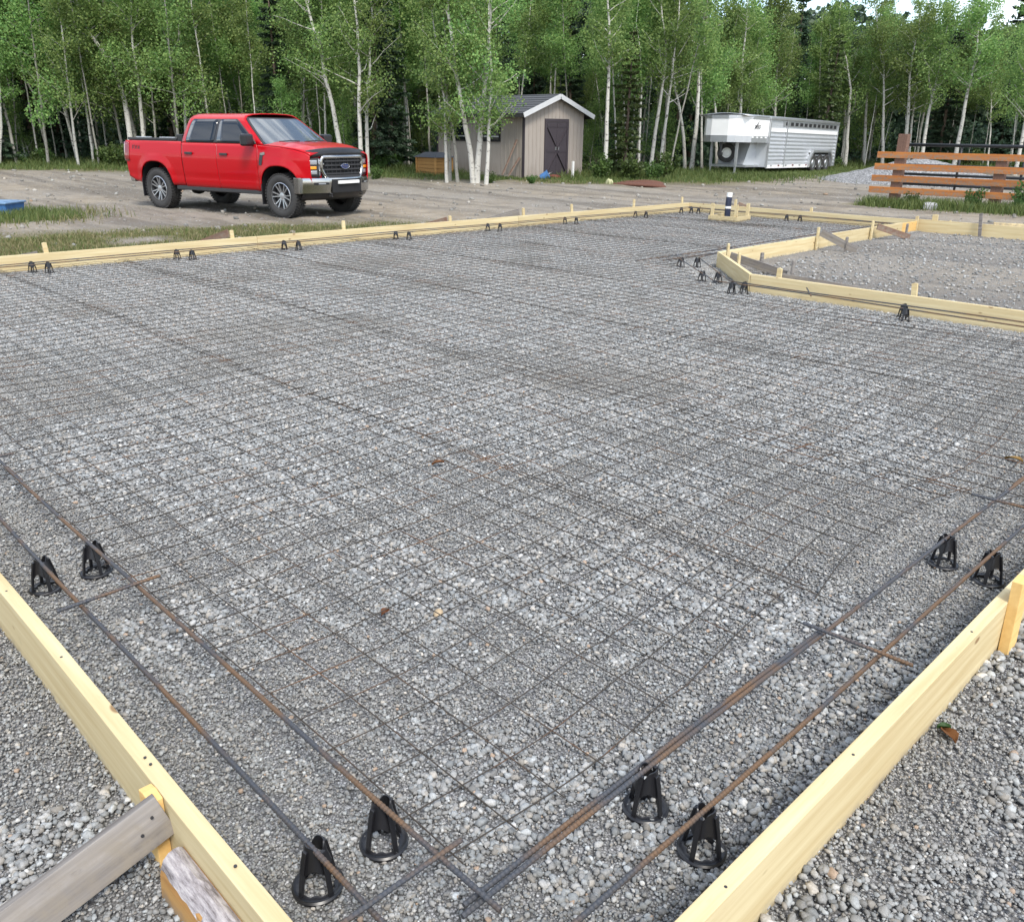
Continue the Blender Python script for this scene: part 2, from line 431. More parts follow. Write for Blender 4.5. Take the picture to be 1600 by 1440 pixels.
for nm, arr in (('grass', grass), ('gravel', gravel), ('wood', woodm)):
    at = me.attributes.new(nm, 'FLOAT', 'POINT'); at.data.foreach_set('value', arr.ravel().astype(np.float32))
struct(link('ground', me))

# ------------------------------------------------------------------ pebbles
def ico(sub):
    bm = bmesh.new(); bmesh.ops.create_icosphere(bm, subdivisions=sub, radius=1)
    V = np.array([v.co[:] for v in bm.verts]); bm.faces.ensure_lookup_table()
    Fc = np.array([[v.index for v in f.verts] for f in bm.faces]); bm.free(); return V, Fc
ICO1, ICO2 = ico(1), ico(2)
def pebbles(rng, n, pos, rmin, rmax, base, sink=.25, pw=1.6, jag=.16):
    """n stones as one vertex/face set: pos (n,3), sizes between rmin and rmax"""
    V0, F0 = base; m = len(V0)
    r = rmin+(rmax-rmin)*rng.rand(n)**pw
    sc = np.stack([r*rng.uniform(.8, 1.35, n), r*rng.uniform(.7, 1.05, n), r*rng.uniform(.5, .85, n)], 1)
    P = V0[None]*(1+rng.normal(0, jag, (n, m, 1)).clip(-.3, .3))*sc[:, None, :]
    a = rng.rand(n)*2*np.pi; t = rng.normal(0, .35, n)
    ct, st = np.cos(t)[:, None], np.sin(t)[:, None]
    y = P[..., 1]*ct-P[..., 2]*st; z = P[..., 1]*st+P[..., 2]*ct; x = P[..., 0]
    ca, sa = np.cos(a)[:, None], np.sin(a)[:, None]
    P = np.stack([x*ca-y*sa, x*sa+y*ca, z], -1)+pos[:, None, :]
    P[..., 2] += (sc[:, 2]*sink)[:, None]
    Fa = (F0[None]+(np.arange(n)*m)[:, None, None]).reshape(-1, 3)
    g = rng.rand(n)
    lum = np.interp(g, [0, .25, .6, .85, .96, 1], [.17, .225, .28, .34, .42, .54])
    hue = rng.rand(n)[:, None]
    warm = np.array([1.06, .99, .88]); cool = np.array([.96, 1.0, 1.0]); gray = np.array([1, .995, .96])
    col = np.where(hue < .12, warm, np.where(hue < .5, cool, gray))*lum[:, None]
    tan = rng.rand(n) < .006; col[tan] = np.array([.36, .27, .20])
    return P.reshape(-1, 3), Fa, np.repeat(col, m, 0)
def join(parts):
    V, Fs, C, o = [], [], [], 0
    for v, f, c in parts: V.append(v); Fs.append(f+o); C.append(c); o += len(v)
    return np.concatenate(V), np.concatenate(Fs), np.concatenate(C)
TS = .25
def tile(name, seed, nbig, rb, nsmall, rs, lum=(1, 1, 1)):
    rng = np.random.RandomState(seed)
    def xy(n): return np.c_[rng.uniform(-TS/2-.02, TS/2+.02, (n, 2)), np.zeros(n)]
    ps = xy(nsmall); pb = xy(nbig); pb[:, 2] = rng.uniform(0, .003, nbig)
    V, Fs, C = join([pebbles(rng, nsmall, ps, rs[0], rs[1], ICO1, .1), pebbles(rng, nbig, pb, rb[0], rb[1], ICO2, .45, 1.8, .17)])
    return np_mesh(name, V, Fs, M['pebble'], C*np.array(lum), smooth=False)
tiles = [tile('coarse', s, 430, (.0034, .0108), 800, (.002, .0045), (1.02, 1.02, 1.02)) for s in range(11, 17)]
tiles += [tile('medium', s, 540, (.0028, .0076), 900, (.0018, .0042), (.95, .95, .945)) for s in range(21, 27)]
tiles += [tile('fine', s, 560, (.0024, .0062), 1000, (.0018, .0038), (.94, .93, .91)) for s in range(31, 37)]
tiles += [tile('sparse', s, 7, (.005, .020), 55, (.002, .006)) for s in range(41, 47)]
tiles += [tile('shoulder', s, 260, (.0045, .0150), 700, (.002, .0048), (.96, .955, .94)) for s in range(51, 57)]
tcoll = bpy.data.collections.new('pebble_tiles')
for i, t_ in enumerate(tiles):
    t_.update(); o = bpy.data.objects.new('pebble_tile_%02d' % i, t_); tcoll.objects.link(o)
def scatter(name, P, pick, label_kind='stuff'):
    """one object whose points each carry a pebble tile (geometry nodes)"""
    rng = np.random.RandomState(len(P))
    me = bpy.data.meshes.new(name); me.vertices.add(len(P)); me.vertices.foreach_set('co', np.asarray(P, np.float32).ravel())
    at = me.attributes.new('pick', 'INT', 'POINT'); at.data.foreach_set('value', np.asarray(pick, np.int32))
    at = me.attributes.new('turn', 'FLOAT', 'POINT'); at.data.foreach_set('value', (rng.randint(0, 4, len(P))*math.pi/2+rng.uniform(-.12, .12, len(P))).astype(np.float32))
    me.update(); o = link(name, me); struct(o, label_kind)
    ng = bpy.data.node_groups.new('scatter', 'GeometryNodeTree')
    ng.interface.new_socket('Geometry', in_out='INPUT', socket_type='NodeSocketGeometry')
    ng.interface.new_socket('Geometry', in_out='OUTPUT', socket_type='NodeSocketGeometry')
    N = ng.nodes; gi = N.new('NodeGroupInput'); go = N.new('NodeGroupOutput')
    ci = N.new('GeometryNodeCollectionInfo'); ci.inputs['Collection'].default_value = tcoll; ci.inputs['Separate Children'].default_value = True; ci.inputs['Reset Children'].default_value = True
    ip = N.new('GeometryNodeInstanceOnPoints'); ip.inputs['Pick Instance'].default_value = True
    na = N.new('GeometryNodeInputNamedAttribute'); na.data_type = 'INT'; na.inputs[0].default_value = 'pick'
    nt = N.new('GeometryNodeInputNamedAttribute'); nt.data_type = 'FLOAT'; nt.inputs[0].default_value = 'turn'
    cx = N.new('ShaderNodeCombineXYZ')
    L = ng.links.new
    L(gi.outputs[0], ip.inputs['Points']); L(ci.outputs[0], ip.inputs['Instance'])
    L(na.outputs['Attribute'], ip.inputs['Instance Index']); L(nt.outputs['Attribute'], cx.inputs[2]); L(cx.outputs[0], ip.inputs['Rotation'])
    L(ip.outputs[0], go.inputs[0])
    md = o.modifiers.new('scatter', 'NODES'); md.node_group = ng
    return o
rng = np.random.RandomState(5)
def cells(x0, x1, y0, y1):
    X, Y = np.meshgrid(np.arange(x0+TS/2, x1, TS), np.arange(y0+TS/2, y1, TS)); return X.ravel(), Y.ravel()
X, Y = cells(0, 15, 0, 10)
inn = (X > 8.6) & (Y < 5.2) | (X > 7.4) & (Y < 4.0)
n_ = fbm(X*1.1+3, Y*1.1+8)
edge = np.minimum(np.minimum(X, Y), 2.0)
lev = n_ + .26*sstep(.3, 1.4, edge)-.20+.10*np.exp(-((X-1.35)**2+(Y-1.0)**2)/.5)+.34*np.exp(-((X-.55)**2+(Y-.62)**2)/.10)+rng.uniform(-.09, .09, len(X))
kind = np.where(lev > .50, 0, np.where(lev > .36, 1, 2))
pk = kind*6+rng.randint(0, 6, len(X))
scatter('gravel_bed', np.c_[X, Y, np.zeros(len(X))][~inn], pk[~inn])
Xn, Yn = cells(7.5, 15, -3, 5.0); kn = ~((Xn < 8.6) & (Yn > 4.0))
scatter('loose_gravel', np.c_[Xn, Yn, np.full(len(Xn), -.001)][kn], rng.randint(18, 24, kn.sum()))
Xa, Ya = cells(-.3, 7, -3, -.02); Xb, Yb = cells(-3.04, -.04, -.5, 6)
Xa, Ya = np.r_[Xa, Xb], np.r_[Ya, Yb]
rightside = Ya < 0
nn2 = fbm(Xa*1.2, Ya*1.2)
lv = nn2+rng.uniform(-.08, .08, len(Xa)); lv = np.where(rightside, lv+.12, lv-.10); pa = np.where(rightside & (lv > .44), 4, np.where(lv > .5, 0, np.where(lv > .38, 1, 2)))*6+rng.randint(0, 6, len(Xa))
scatter('gravel_shoulder', np.c_[Xa, Ya, np.full(len(Xa), .004)], pa)
# single larger stones lying about on the dirt yard: nobody could count them
n = 5000; d = 9+38*rng.rand(n)**.75; a = np.radians(rng.uniform(5, 85, n)); px, py = d*np.cos(a), d*np.sin(a)
ok = (slab_out(px, py) > .25) & (tree_edge(px, py) < -.5); px, py = px[ok], py[ok]
pos = np.c_[px, py, ground_z(px, py)]
V, Fs, C = pebbles(rng, len(px), pos, .008, .075, ICO1, .2, 4.5, .15)
C = np.clip(C*.75, 0, .42)*np.array([1.05, 1.0, .92])
struct(link('yard_stones', np_mesh('yard_stones', V, Fs, M['pebble'], C)), 'stuff')
def stone(x, y, z, r, c, label, seed):
    rg = np.random.RandomState(seed)
    V, Fs, C = pebbles(rg, 1, np.zeros((1, 3)), r, r, ico(3), .25, 1, .03); C[:] = c
    o = link('stone', np_mesh('stone', V, Fs, M['pebble'], C, smooth=True)); o.location = (x, y, z); tag(o, label, 'stone'); return o
stone(1.036, 1.329, 0, .021, (.42, .32, .20), 'smooth tan stone, the biggest lying on the gravel under the wire mesh', 3)
stone(1.95, -.28, 0, .04, (.30, .27, .22), 'grey brown cobble lying behind the yellow stake at the right board', 4)

# ------------------------------------------------------------------ form boards
FH, FT = .18, .038
def board(name, a, b, z0, h, t, mat, label, cat='form board', tilt=0, parent=None, bev=.002, group=None):
    """a plank on edge: inner face along a->b, thickness to the right of travel"""
    a = Vector((a[0], a[1], 0)); b = Vector((b[0], b[1], 0)); L = (b-a).length
    mb = MB(); n = max(2, int(L/.4)); rows = []
    rg = random.Random(name+label)
    ph = rg.random()*9; am = .0025 if L > 2 else 0
    for i in range(n+1):
        x = L*i/n; w = am*math.sin(x*1.3+ph)+am*.6*math.sin(x*3.1+ph*2)
        rows.append([(x, w-t, 0), (x, w, 0), (x, w, h+w*.6), (x, w-t, h+w*.6), (x, w-t, 0)])
    mb.grid(rows); mb.add(rows[0][:4], [(0, 1, 2, 3)]); mb.add(rows[-1][:4], [(0, 3, 2, 1)])
    bm = bmesh.new()
    o = mb.build(name, mat, parent, bevel=bev)
    me = o.data; bm.from_mesh(me); bmesh.ops.remove_doubles(bm, verts=bm.verts[:], dist=1e-5); bmesh.ops.recalc_face_normals(bm, faces=bm.faces[:]); bm.to_mesh(me); bm.free()
    o.location = (a.x, a.y, z0); o.rotation_euler = (0, 0, math.atan2(b.y-a.y, b.x-a.x))
    if label: tag(o, label, cat, group)
    return o
G1 = 'lumber form boards round the slab'
W = M['wood']
# thickness lies to the right of travel (outside when going clockwise seen from above is to the left), so travel counter-clockwise
board('form_board', (-.038, 0), (5.02, 0), -.012, FH+.012, FT, W, 'long new form board in the near right foreground, its outer side facing the camera', group=G1)
board('form_board', (0, 5.6), (0, 0.001), -.012, FH+.012, FT, W, 'long new form board running up the left foreground with the grey brace against it', group=G1)
for x0, x1, l in ((5.15, -3, 'leftmost yellow form board along the far side, below the grass'), (10.0, 5.155, 'middle yellow form board on the far side in front of the red truck'), (15.0, 10.005, 'yellow far form board ending at the far corner in front of the shed')):
    board('form_board', (x0, 10), (x1, 10), -.02, FH+.02, FT, W, l, group=G1)
board('form_board', (15.0, 5.36), (15.0, 10.0), -.02, FH+.02, FT, W, 'yellow form board on the far right side behind the boxed pipe', group=G1)
board('form_board', (15.0, 1.2), (15.0, 5.355), -.06, FH+.075, FT, W, 'tall yellow form board closing the dirt recess on its far side', group=G1)
board('form_board', (15.0, -3.2), (15.0, 1.195), -.06, FH+.07, FT, W, 'yellow form board farthest right beside the tall whitish stake', group=G1)
board('form_board', (7.36, -2.6), (7.36, 3.97), -.015, FH+.015, FT, W, 'yellow form board across the near side of the dirt recess, two bars along it', group=G1)
board('form_board', (7.36, 3.99), (8.62, 5.17), -.015, FH+.015, FT, W, 'short shaded form board set diagonally at the recess corner', group=G1)
board('form_board', (8.64, 5.20), (11.6, 5.28), -.015, FH+.015, FT, W, 'form board along the left side of the dirt recess, next to the diagonal one', group=G1)
board('form_board', (11.605, 5.28), (14.3, 5.34), -.015, FH+.015, FT, W, 'form board along the left side of the dirt recess, farther half', group=G1)
board('form_board', (14.305, 5.34), (14.99, 5.36), -.015, FH+.0, FT, M['wood_stake'], 'short orange brown form board at the far end of the recess', group=G1)

def stake(x, y, z0, h, mat, label, w=.05, t=.025, lean=(0, 0), rz=0, name='wood_stake'):
    mb = MB(); rg = random.Random(label)
    mb.prism([(-w/2, -.02), (w/2, -.02), (w/2, h-.004-rg.random()*.01), (w*.1, h), (-w/2, h-rg.random()*.012)], -t/2, t/2)
    o = mb.build(name, mat, bevel=.0015, loc=(x, y, z0), rot=(lean[0], lean[1], rz)); tag(o, label, 'stake', 'wooden stakes holding the form boards'); return o
for x, h, l in ((2.6, .29, 'short stake behind the far left board at the photo left edge, by the grass'), (4.85, .28, 'stake with a reddish offcut behind the far board, left of the truck'),
                (6.55, .30, 'stake behind the far board under the rear of the truck\'s bonnet'), (8.55, .26, 'slim stake behind the far board just right of the truck'),
                (10.2, .30, 'stake with a grey brace behind the far board below the honey coloured box'), (11.45, .31, 'stake behind the far board below the shed\'s long wall'),
                (13.2, .32, 'stake behind the far board below the spruce tree'), (14.85, .30, 'stake at the far corner of the form')):
    stake(x, 10.058, -.1, h+.1, W, l, lean=(random.uniform(-.06, .06), random.uniform(-.08, .08)))
stake(15.06, 8.95, -.1, .41, W, 'stake behind the far right board next to the boxed pipe', rz=1.57)
stake(15.06, 7.3, -.1, .36, W, 'stake behind the far right board below the trailer wheels', rz=1.57, lean=(.05, .1))
stake(14.95, 5.33, -.02, .27, W, 'yellow stake inside the recess corner beside the orange brown board', rz=1.57)
stake(15.06, 5.05, -.1, .39, W, 'wide stake behind the tall board right of the recess corner', rz=1.57, w=.09, lean=(0, .08))
stake(14.93, 4.28, -.03, .40, M['wood_gray'], 'tall whitish stake standing against the far right board', rz=1.57, lean=(.05, .14))
stake(15.4, 4.95, -.12, .30, W, 'thin pale lath, left of two behind the recess', w=.03, lean=(0, .1)); stake(15.4, 4.78, -.12, .28, W, 'thin pale leaning lath, right of two behind the recess', w=.03, lean=(0, .3))
stake(8.50, 4.97, 0, .31, W, 'tall yellow stake at the diagonal board\'s far end', rz=.85)
stake(8.08, 4.56, 0, .27, W, 'yellow stake in the middle of the diagonal board', rz=.85)
stake(7.435, 3.70, 0, .27, W, 'yellow stake at the near end of the diagonal board', rz=1.57)
stake(11.18, 5.205, 0, .31, W, 'yellow stake with a grey brace on the recess left board', rz=.02)
stake(13.02, 5.245, 0, .29, W, 'yellow stake near the far end of the recess left board', rz=.02)
stake(7.475, 2.36, 0, .28, W, 'yellow stake with a dark offcut on the near recess board', rz=1.57, lean=(0, .1))
stake(2.2, -.056, -.05, .31, M['wood_stake'], 'orange yellow stake with a nail, against the near right board', w=.075, t=.03, lean=(-.02, -.03))
for x, y, l in ((8.86, 4.72, 'short grey peg at the foot of the brace behind the diagonal board'), (8.56, 4.15, 'low grey peg near the recess near corner'), (11.32, 4.84, 'short grey peg at the foot of the middle recess brace'), (14.0, 5.1, 'short brown peg at the foot of the far recess brace')):
    stake(x, y, 0, .2, M['wood_gray'], l)
def brace(a, b, w, t, mat, label, name='brace_board', up=(0, 0, 1)):
    a = Vector(a); b = Vector(b); L = (b-a).length; x = (b-a).normalized(); y = Vector(up).cross(x).normalized(); z = x.cross(y)
    mb = MB(); mb.box((L/2, 0, 0), (L, w, t))
    o = mb.build(name, mat, bevel=.002); mt = Matrix((x, y, z)).transposed().to_4x4(); mt.translation = a; o.matrix_world = mt
    tag(o, label, 'brace', 'braces behind the form boards'); return o
Gy = M['wood_gray']
brace((8.50, 4.93, .17), (8.62, 4.25, .02), .022, .09, Gy, 'dark grey brace from the tall stake at the diagonal board')
brace((7.52, 3.72, .16), (8.2, 3.22, .02), .022, .09, Gy, 'grey brace behind the near corner of the recess')
brace((11.2, 5.17, .24), (11.36, 4.70, .02), .022, .10, Gy, 'grey brace running down from the recess left board')
brace((13.1, 5.2, .2), (13.7, 4.92, .02), .022, .09, M['wood_brown'], 'brown grey brace at the far end of the recess')
brace((2.5, 10.08, .15), (2.05, 10.75, -.02), .022, .1, Gy, 'pale grey brace behind the far left board in the grass')
brace((4.8, 10.08, .24), (4.5, 10.7, .0), .022, .1, M['wood_brown'], 'reddish brace behind the far board left of the truck')
brace((10.1, 10.08, .24), (9.8, 10.9, -.02), .022, .1, Gy, 'dark grey brace behind the far board below the honey coloured box')
brace((8.5, 10.08, .2), (8.1, 10.7, -.02), .022, .09, M['wood_brown'], 'red brown brace behind the far board right of the truck')
brace((7.52, 2.40, .14), (7.95, 2.42, .02), .022, .07, M['black_plastic'], 'dark offcut behind the stake on the near recess board')
brace((15.06, 4.15, .2), (15.7, 3.6, .16), .022, .06, W, 'pale lath lying against the tall whitish stake')
brace((15.08, 8.9, .22), (15.5, 8.5, 0), .022, .08, M['wood_brown'], 'reddish brace behind the far right board by the pipe')
# near left: kicker on a stake, and a bark-edged timber lying along the form
br_brace = brace((-.044, .932, .142), (-.66, .958, -.045), .024, .098, Gy, 'weathered grey brace board slanting down to the left of the near left form', up=(-.30, .30, 1))
br = stake(-.056, .966, -.05, .232, M['wood_stake'], 'honey coloured stake head under the end of the grey brace', w=.06, t=.028, rz=1.57)
mb = MB(); rg = random.Random(4); rows = []
for i in range(40):
    y = -1.0+1.86*i/39; j = lambda q: rg.uniform(-q, q)
    rows.append([(y, .002, -.01), (y, .001, .098), (y, .018+j(.002), .104+j(.002)), (y, .040+j(.003), .097+j(.003)), (y, .052+j(.003), .080+j(.004)), (y, .056, .06), (y, .060+j(.001), -.01), (y, .002, -.01)])
mb.grid(rows); mb.add(rows[0][:7], [tuple(range(7))]); mb.add(rows[-1][:7], [tuple(range(7))[::-1]])
o = mb.build('slab_timber', [M['wood_honey']], loc=(-.041, 0, 0), rot=(0, 0, math.pi/2)); tag(o, 'honey coloured offcut timber with grey bark on top, lying along the near left form', 'timber')
mb = MB(); rows = []
for i in range(90):
    y = -1.0+1.858*i/89; j = lambda q: rg.uniform(-q, q)
    rows.append([(y, .003, .1005), (y, .012, .106+j(.002)), (y, .022, .108+j(.002)), (y, .034, .104+j(.002)), (y, .046, .095+j(.002)), (y, .055+j(.002), .078+j(.007))])
mb.grid(rows)
kb = NT('flaky_bark'); f1 = kb.noise(kb.coord('Object', (9, 55, 55)), 1.6, 7, .75)
kb.base(kb.ramp(f1, [(.35, (.11, .095, .095)), (.5, (.30, .275, .28)), (.68, (.52, .49, .48))])); kb.set(.9); kb.bump(f1, .8, .004)
mb.build('bark_edge', kb.m, o)

def nails(host, pts, r=.0035):
    for p, ax in pts:
        mb = MB(); a = Vector(p); mb.tube([a, a+Vector(ax)*.0025], r, 10); o = mb.build('nail', M['dark_trim'], None)
        o.parent = host; o.matrix_parent_inverse = host.matrix_world.inverted()
bpy.context.view_layer.update()
for o_ in list(COL.objects):
    if o_.get('label', '').startswith('long new form board running'):
        nails(o_, [((-.02, y, .1795), (0, 0, 1)) for y in (.42, .66, 1.05, 1.08, 1.62, 2.1)]+[((-.0385, y, z), (-1, 0, 0)) for y, z in ((.99, .06), (.99, .12))])
    if o_.get('label', '').startswith('long new form board in'):
        nails(o_, [((x, -.02, .1795), (0, 0, 1)) for x in (.62, 1.15, 1.9)])
nails(br_brace, [((-.075, .9215, .155), (-.1, -1, .1)), ((-.10, .919, .125), (-.1, -1, .1))])

# ------------------------------------------------------------------ reinforcing bars
def rebar(pts, label, r=.0061, ribs=False, cat='rebar'):
    P = [Vector(p) for p in pts]; rg = random.Random(label); out = []; rad = []
    step = .0055 if ribs else .12
    tot = sum((P[i+1]-P[i]).length for i in range(len(P)-1)); ph = rg.random()*9; s0 = 0; k = 0
    for i in range(len(P)-1):
        L = (P[i+1]-P[i]).length; n = max(2, int(L/step)); d = (P[i+1]-P[i]).normalized(); sd = Vector((-d.y, d.x, 0))
        for q in range(n+(i == len(P)-2)):
            s = s0+L*q/n
            out.append(P[i].lerp(P[i+1], q/n)+sd*(.008*math.sin(s*.9+ph)+.003*math.sin(s*2.7+ph)) + Vector((0, 0, .004*math.sin(s*1.7+ph))))
            rad.append(r*(1.13 if (k % 2 and ribs) else .91 if ribs else 1)); k += 1
        s0 += L
    mb = MB(); mb.tube(out, rad, 10 if ribs else 6)
    o = mb.build('rebar', M['rebar'], smooth=not ribs, recalc=False); tag(o, label, 'rebar', 'reinforcing bars along the forms'); return o
bz = .112
rebar([(.15, -.02, bz), (.15, 3.2, bz)], 'outer bar of the pair beside the near left form board', ribs=True)
rebar([(.318, .27, bz+.012), (.322, 3.4, bz+.012)], 'inner rusty bar of the pair beside the near left form board', ribs=True)
rebar([(.17, 3.05, bz), (.155, 9.6, bz)], 'outer bar continuing up the left side from the near pair'); rebar([(.34, 3.2, bz), (.32, 9.6, bz)], 'inner bar continuing up the left side from the near pair')
rebar([(-.02, .152, bz), (3.4, .15, bz)], 'outer rusty bar of the pair beside the near right form board', ribs=True)
rebar([(.26, .318, bz-.004), (3.5, .30, bz)], 'inner bar of the pair beside the near right form board', ribs=True)
rebar([(.28, .338, bz-.006), (1.7, .320, bz)], 'thin bar lapped against the inner bar of the near right pair', r=.006, ribs=True)
rebar([(3.3, .17, bz), (7.3, .16, bz)], 'outer bar leading off to the right behind the near right chairs'); rebar([(3.4, .32, bz), (7.3, .31, bz)], 'inner bar leading off to the right behind the near right chairs')
for a, b, l in (((.07, 1.945), (.39, 1.955), 'short cross bar tied over the near left pair'), ((1.66, .37), (1.672, .05), 'short cross bar tied over the near right pair'),
                ((.37, .444), (.06, .443), 'short cross bar at the near corner over the left pair'), ((.39, 3.517), (.0, 3.51), 'cross bar end at the photo\'s left edge'),
                ((3.09, .38), (3.10, .03), 'cross bar at the photo\'s right edge')):
    rebar([(*a, bz+.02), (*b, bz+.02)], l, r=.0056, ribs=True)
rebar([(.1, 9.84, bz), (7.6, 9.85, bz)], 'outer bar along the left half of the far board'); rebar([(.1, 9.68, bz), (7.4, 9.69, bz)], 'inner bar along the left half of the far board')
rebar([(7.0, 9.83, bz), (14.9, 9.85, bz)], 'outer bar along the right half of the far board'); rebar([(6.8, 9.67, bz), (14.8, 9.68, bz)], 'inner bar along the right half of the far board')
rebar([(14.85, 9.9, bz), (14.85, 5.4, bz)], 'outer bar along the far right board'); rebar([(14.68, 9.8, bz), (14.68, 5.4, bz)], 'inner bar along the far right board')
rebar([(7.22, -1.5, bz), (7.22, 4.12, bz), (8.45, 5.33, bz), (8.9, 5.40, bz)], 'outer bar bent round the recess corner'); rebar([(7.08, -1.5, bz), (7.09, 4.25, bz)], 'inner bar in front of the near recess board')
rebar([(7.15, 4.30, bz), (8.25, 5.50, bz), (8.4, 5.62, bz)], 'inner bar running along the diagonal board')
rebar([(7.9, 5.45, bz), (14.6, 5.56, bz)], 'outer bar along the left side of the recess'); rebar([(7.6, 5.62, bz), (14.6, 5.72, bz)], 'inner bar along the left side of the recess')
rebar([(7.33, 3.35, bz+.014), (6.95, 3.1, bz+.014)], 'short cross bar over the pair at the near recess board')

# ------------------------------------------------------------------ rebar chairs
def chair_proto():
    root = thing('rebar_chair', 'x', 'rebar chair', group='black plastic rebar chairs')
    mb = MB(); n = 36                                              # ring with a scalloped hole
    ro = .0545; V = []; Fc = []
    for k in range(n):
        a = 2*math.pi*k/n; ri = .0385-.007*max(0, math.cos(4*a+math.pi))**4
        for rr, z in ((ro, .0), (ro+.001, .006), (ro-.003, .0095), (ro-.008, .007), (ri+.004, .007), (ri, .009), (ri-.002, .0)): V.append((rr*math.cos(a), rr*math.sin(a), z))
    for k in range(n):
        for j in range(7):
            a = k*7+j; b = k*7+(j+1) % 7; c = ((k+1) % n)*7+(j+1) % 7; d = ((k+1) % n)*7+j; Fc.append((a, b, c, d))
    mb.add(V, Fc); mb.build('base_ring', M['black_plastic'], root, smooth='auto')
    for k in range(4):
        a = k*math.pi/2; c, s = math.cos(a), math.sin(a); mb = MB()
        V = []
        for r_, z, w in ((.043, .002, .0062), (.034, .062, .0068), (.0235, .112, .0072)):
            for dr, dw in ((.004, -w), (.004, w), (-.004, w*.6), (-.004, -w*.6)):
                V.append(((r_+dr)*c-dw*s, (r_+dr)*s+dw*c, z))
        F_ = [(0, 1, 2, 3), (8, 11, 10, 9)]
        for q in (0, 4):
            for j in range(4): F_.append((q+j, q+(j+1) % 4, q+4+(j+1) % 4, q+4+j))
        mb.add(V, F_); mb.build('leg', M['black_plastic'], root, bevel=.0012)
    mb = MB(); n = 32; V = []; Fc = []                                # closed upper cone with a saddle for the bar
    prof = ((.0325, .052, .0), (.0245, .095, .0), (.0205, .122, 1.0))
    for k in range(n):
        a = 2*math.pi*k/n
        dip = max(0, abs(math.cos(a))**6)*.024
        arch = .020*abs(math.sin(2*a))**1.5
        for r_, z, e in prof: V.append((r_*math.cos(a), r_*math.sin(a), z-dip*e+(arch if z < .06 else 0)))
        for r_, z, e in prof[::-1]: V.append(((r_-.003)*math.cos(a), (r_-.003)*math.sin(a), z-dip*e+(arch if z < .06 else 0)))
    for k in range(n):
        for j in range(6): a = k*6+j; b = k*6+(j+1) % 6; c = ((k+1) % n)*6+(j+1) % 6; d = ((k+1) % n)*6+j; Fc.append((a, b, c, d))
    mb.add(V, Fc); mb.build('saddle', M['black_plastic'], root, smooth='auto')
    return root
CH = chair_proto()
chairs = [(.153, 2.387, 1.57, 'chair under the outer left bar, second pair up from the bottom'), (.322, 2.39, 1.57, 'chair under the inner left bar, second pair up from the bottom'),
          (.15, .66, 1.57, 'lowest chair of all, under the outer left bar beside the left form board'), (.32, .658, 1.57, 'near chair under the inner rusty left bar, next to the lowest one'),
          (.832, .315, 0, 'near chair under the inner right bar, set back from its partner'), (.821, .150, 0, 'near chair closest to the right form board'),
          (2.644, .303, 0, 'chair under the inner right bar, left of the yellow stake'), (2.626, .14, 0, 'chair beside the right board and the yellow stake')]
for k, (x, l) in enumerate(((2.35, 'far left'), (3.98, 'second from the left'), (5.45, 'third from the left'), (7.3, 'fourth from the left'), (9.15, 'fifth from the left'), (11.0, 'fifth from the far corner'), (13.0, 'next to the far corner'), (14.5, 'at the far corner'))):
    chairs += [(x, 9.84, 0, 'outer chair of the pair %s along the far board' % l), (x+.12, 9.68, 0, 'inner chair of the pair %s along the far board' % l)]
chairs += [(14.85, 9.35, 1.57, 'outer chair on the far right board near the far corner'), (14.68, 9.55, 1.57, 'inner chair on the far right board near the far corner'), (14.85, 7.42, 1.57, 'outer chair on the far right board right of the boxed pipe'), (14.68, 7.6, 1.57, 'inner chair on the far right board right of the boxed pipe'),
           (8.38, 5.30, .75, 'outer chair at the far end of the diagonal board'), (8.27, 5.46, .75, 'inner chair at the far end of the diagonal board'), (7.58, 4.49, .75, 'outer chair at the near end of the diagonal board'), (7.53, 4.66, .75, 'inner chair at the near end of the diagonal board'),
           (7.22, 3.95, 1.57, 'outer chair on the near recess board by the diagonal one'), (7.10, 4.02, 1.57, 'inner chair on the near recess board by the diagonal one'), (7.25, 2.36, 1.57, 'outer chair below the stake with a dark offcut'), (7.08, 2.28, 1.57, 'inner chair below the stake with a dark offcut'),
           (10.0, 5.50, 0, 'chair on the recess left side against the board')]
first = True
for x, y, rz, l in chairs:
    l = 'black '+l
    if first: CH.location = (x, y, .002); CH.rotation_euler = (0, 0, rz); CH['label'] = l; first = False
    else: dup(CH, (x, y, .002), rz+random.uniform(-.1, .1), l)

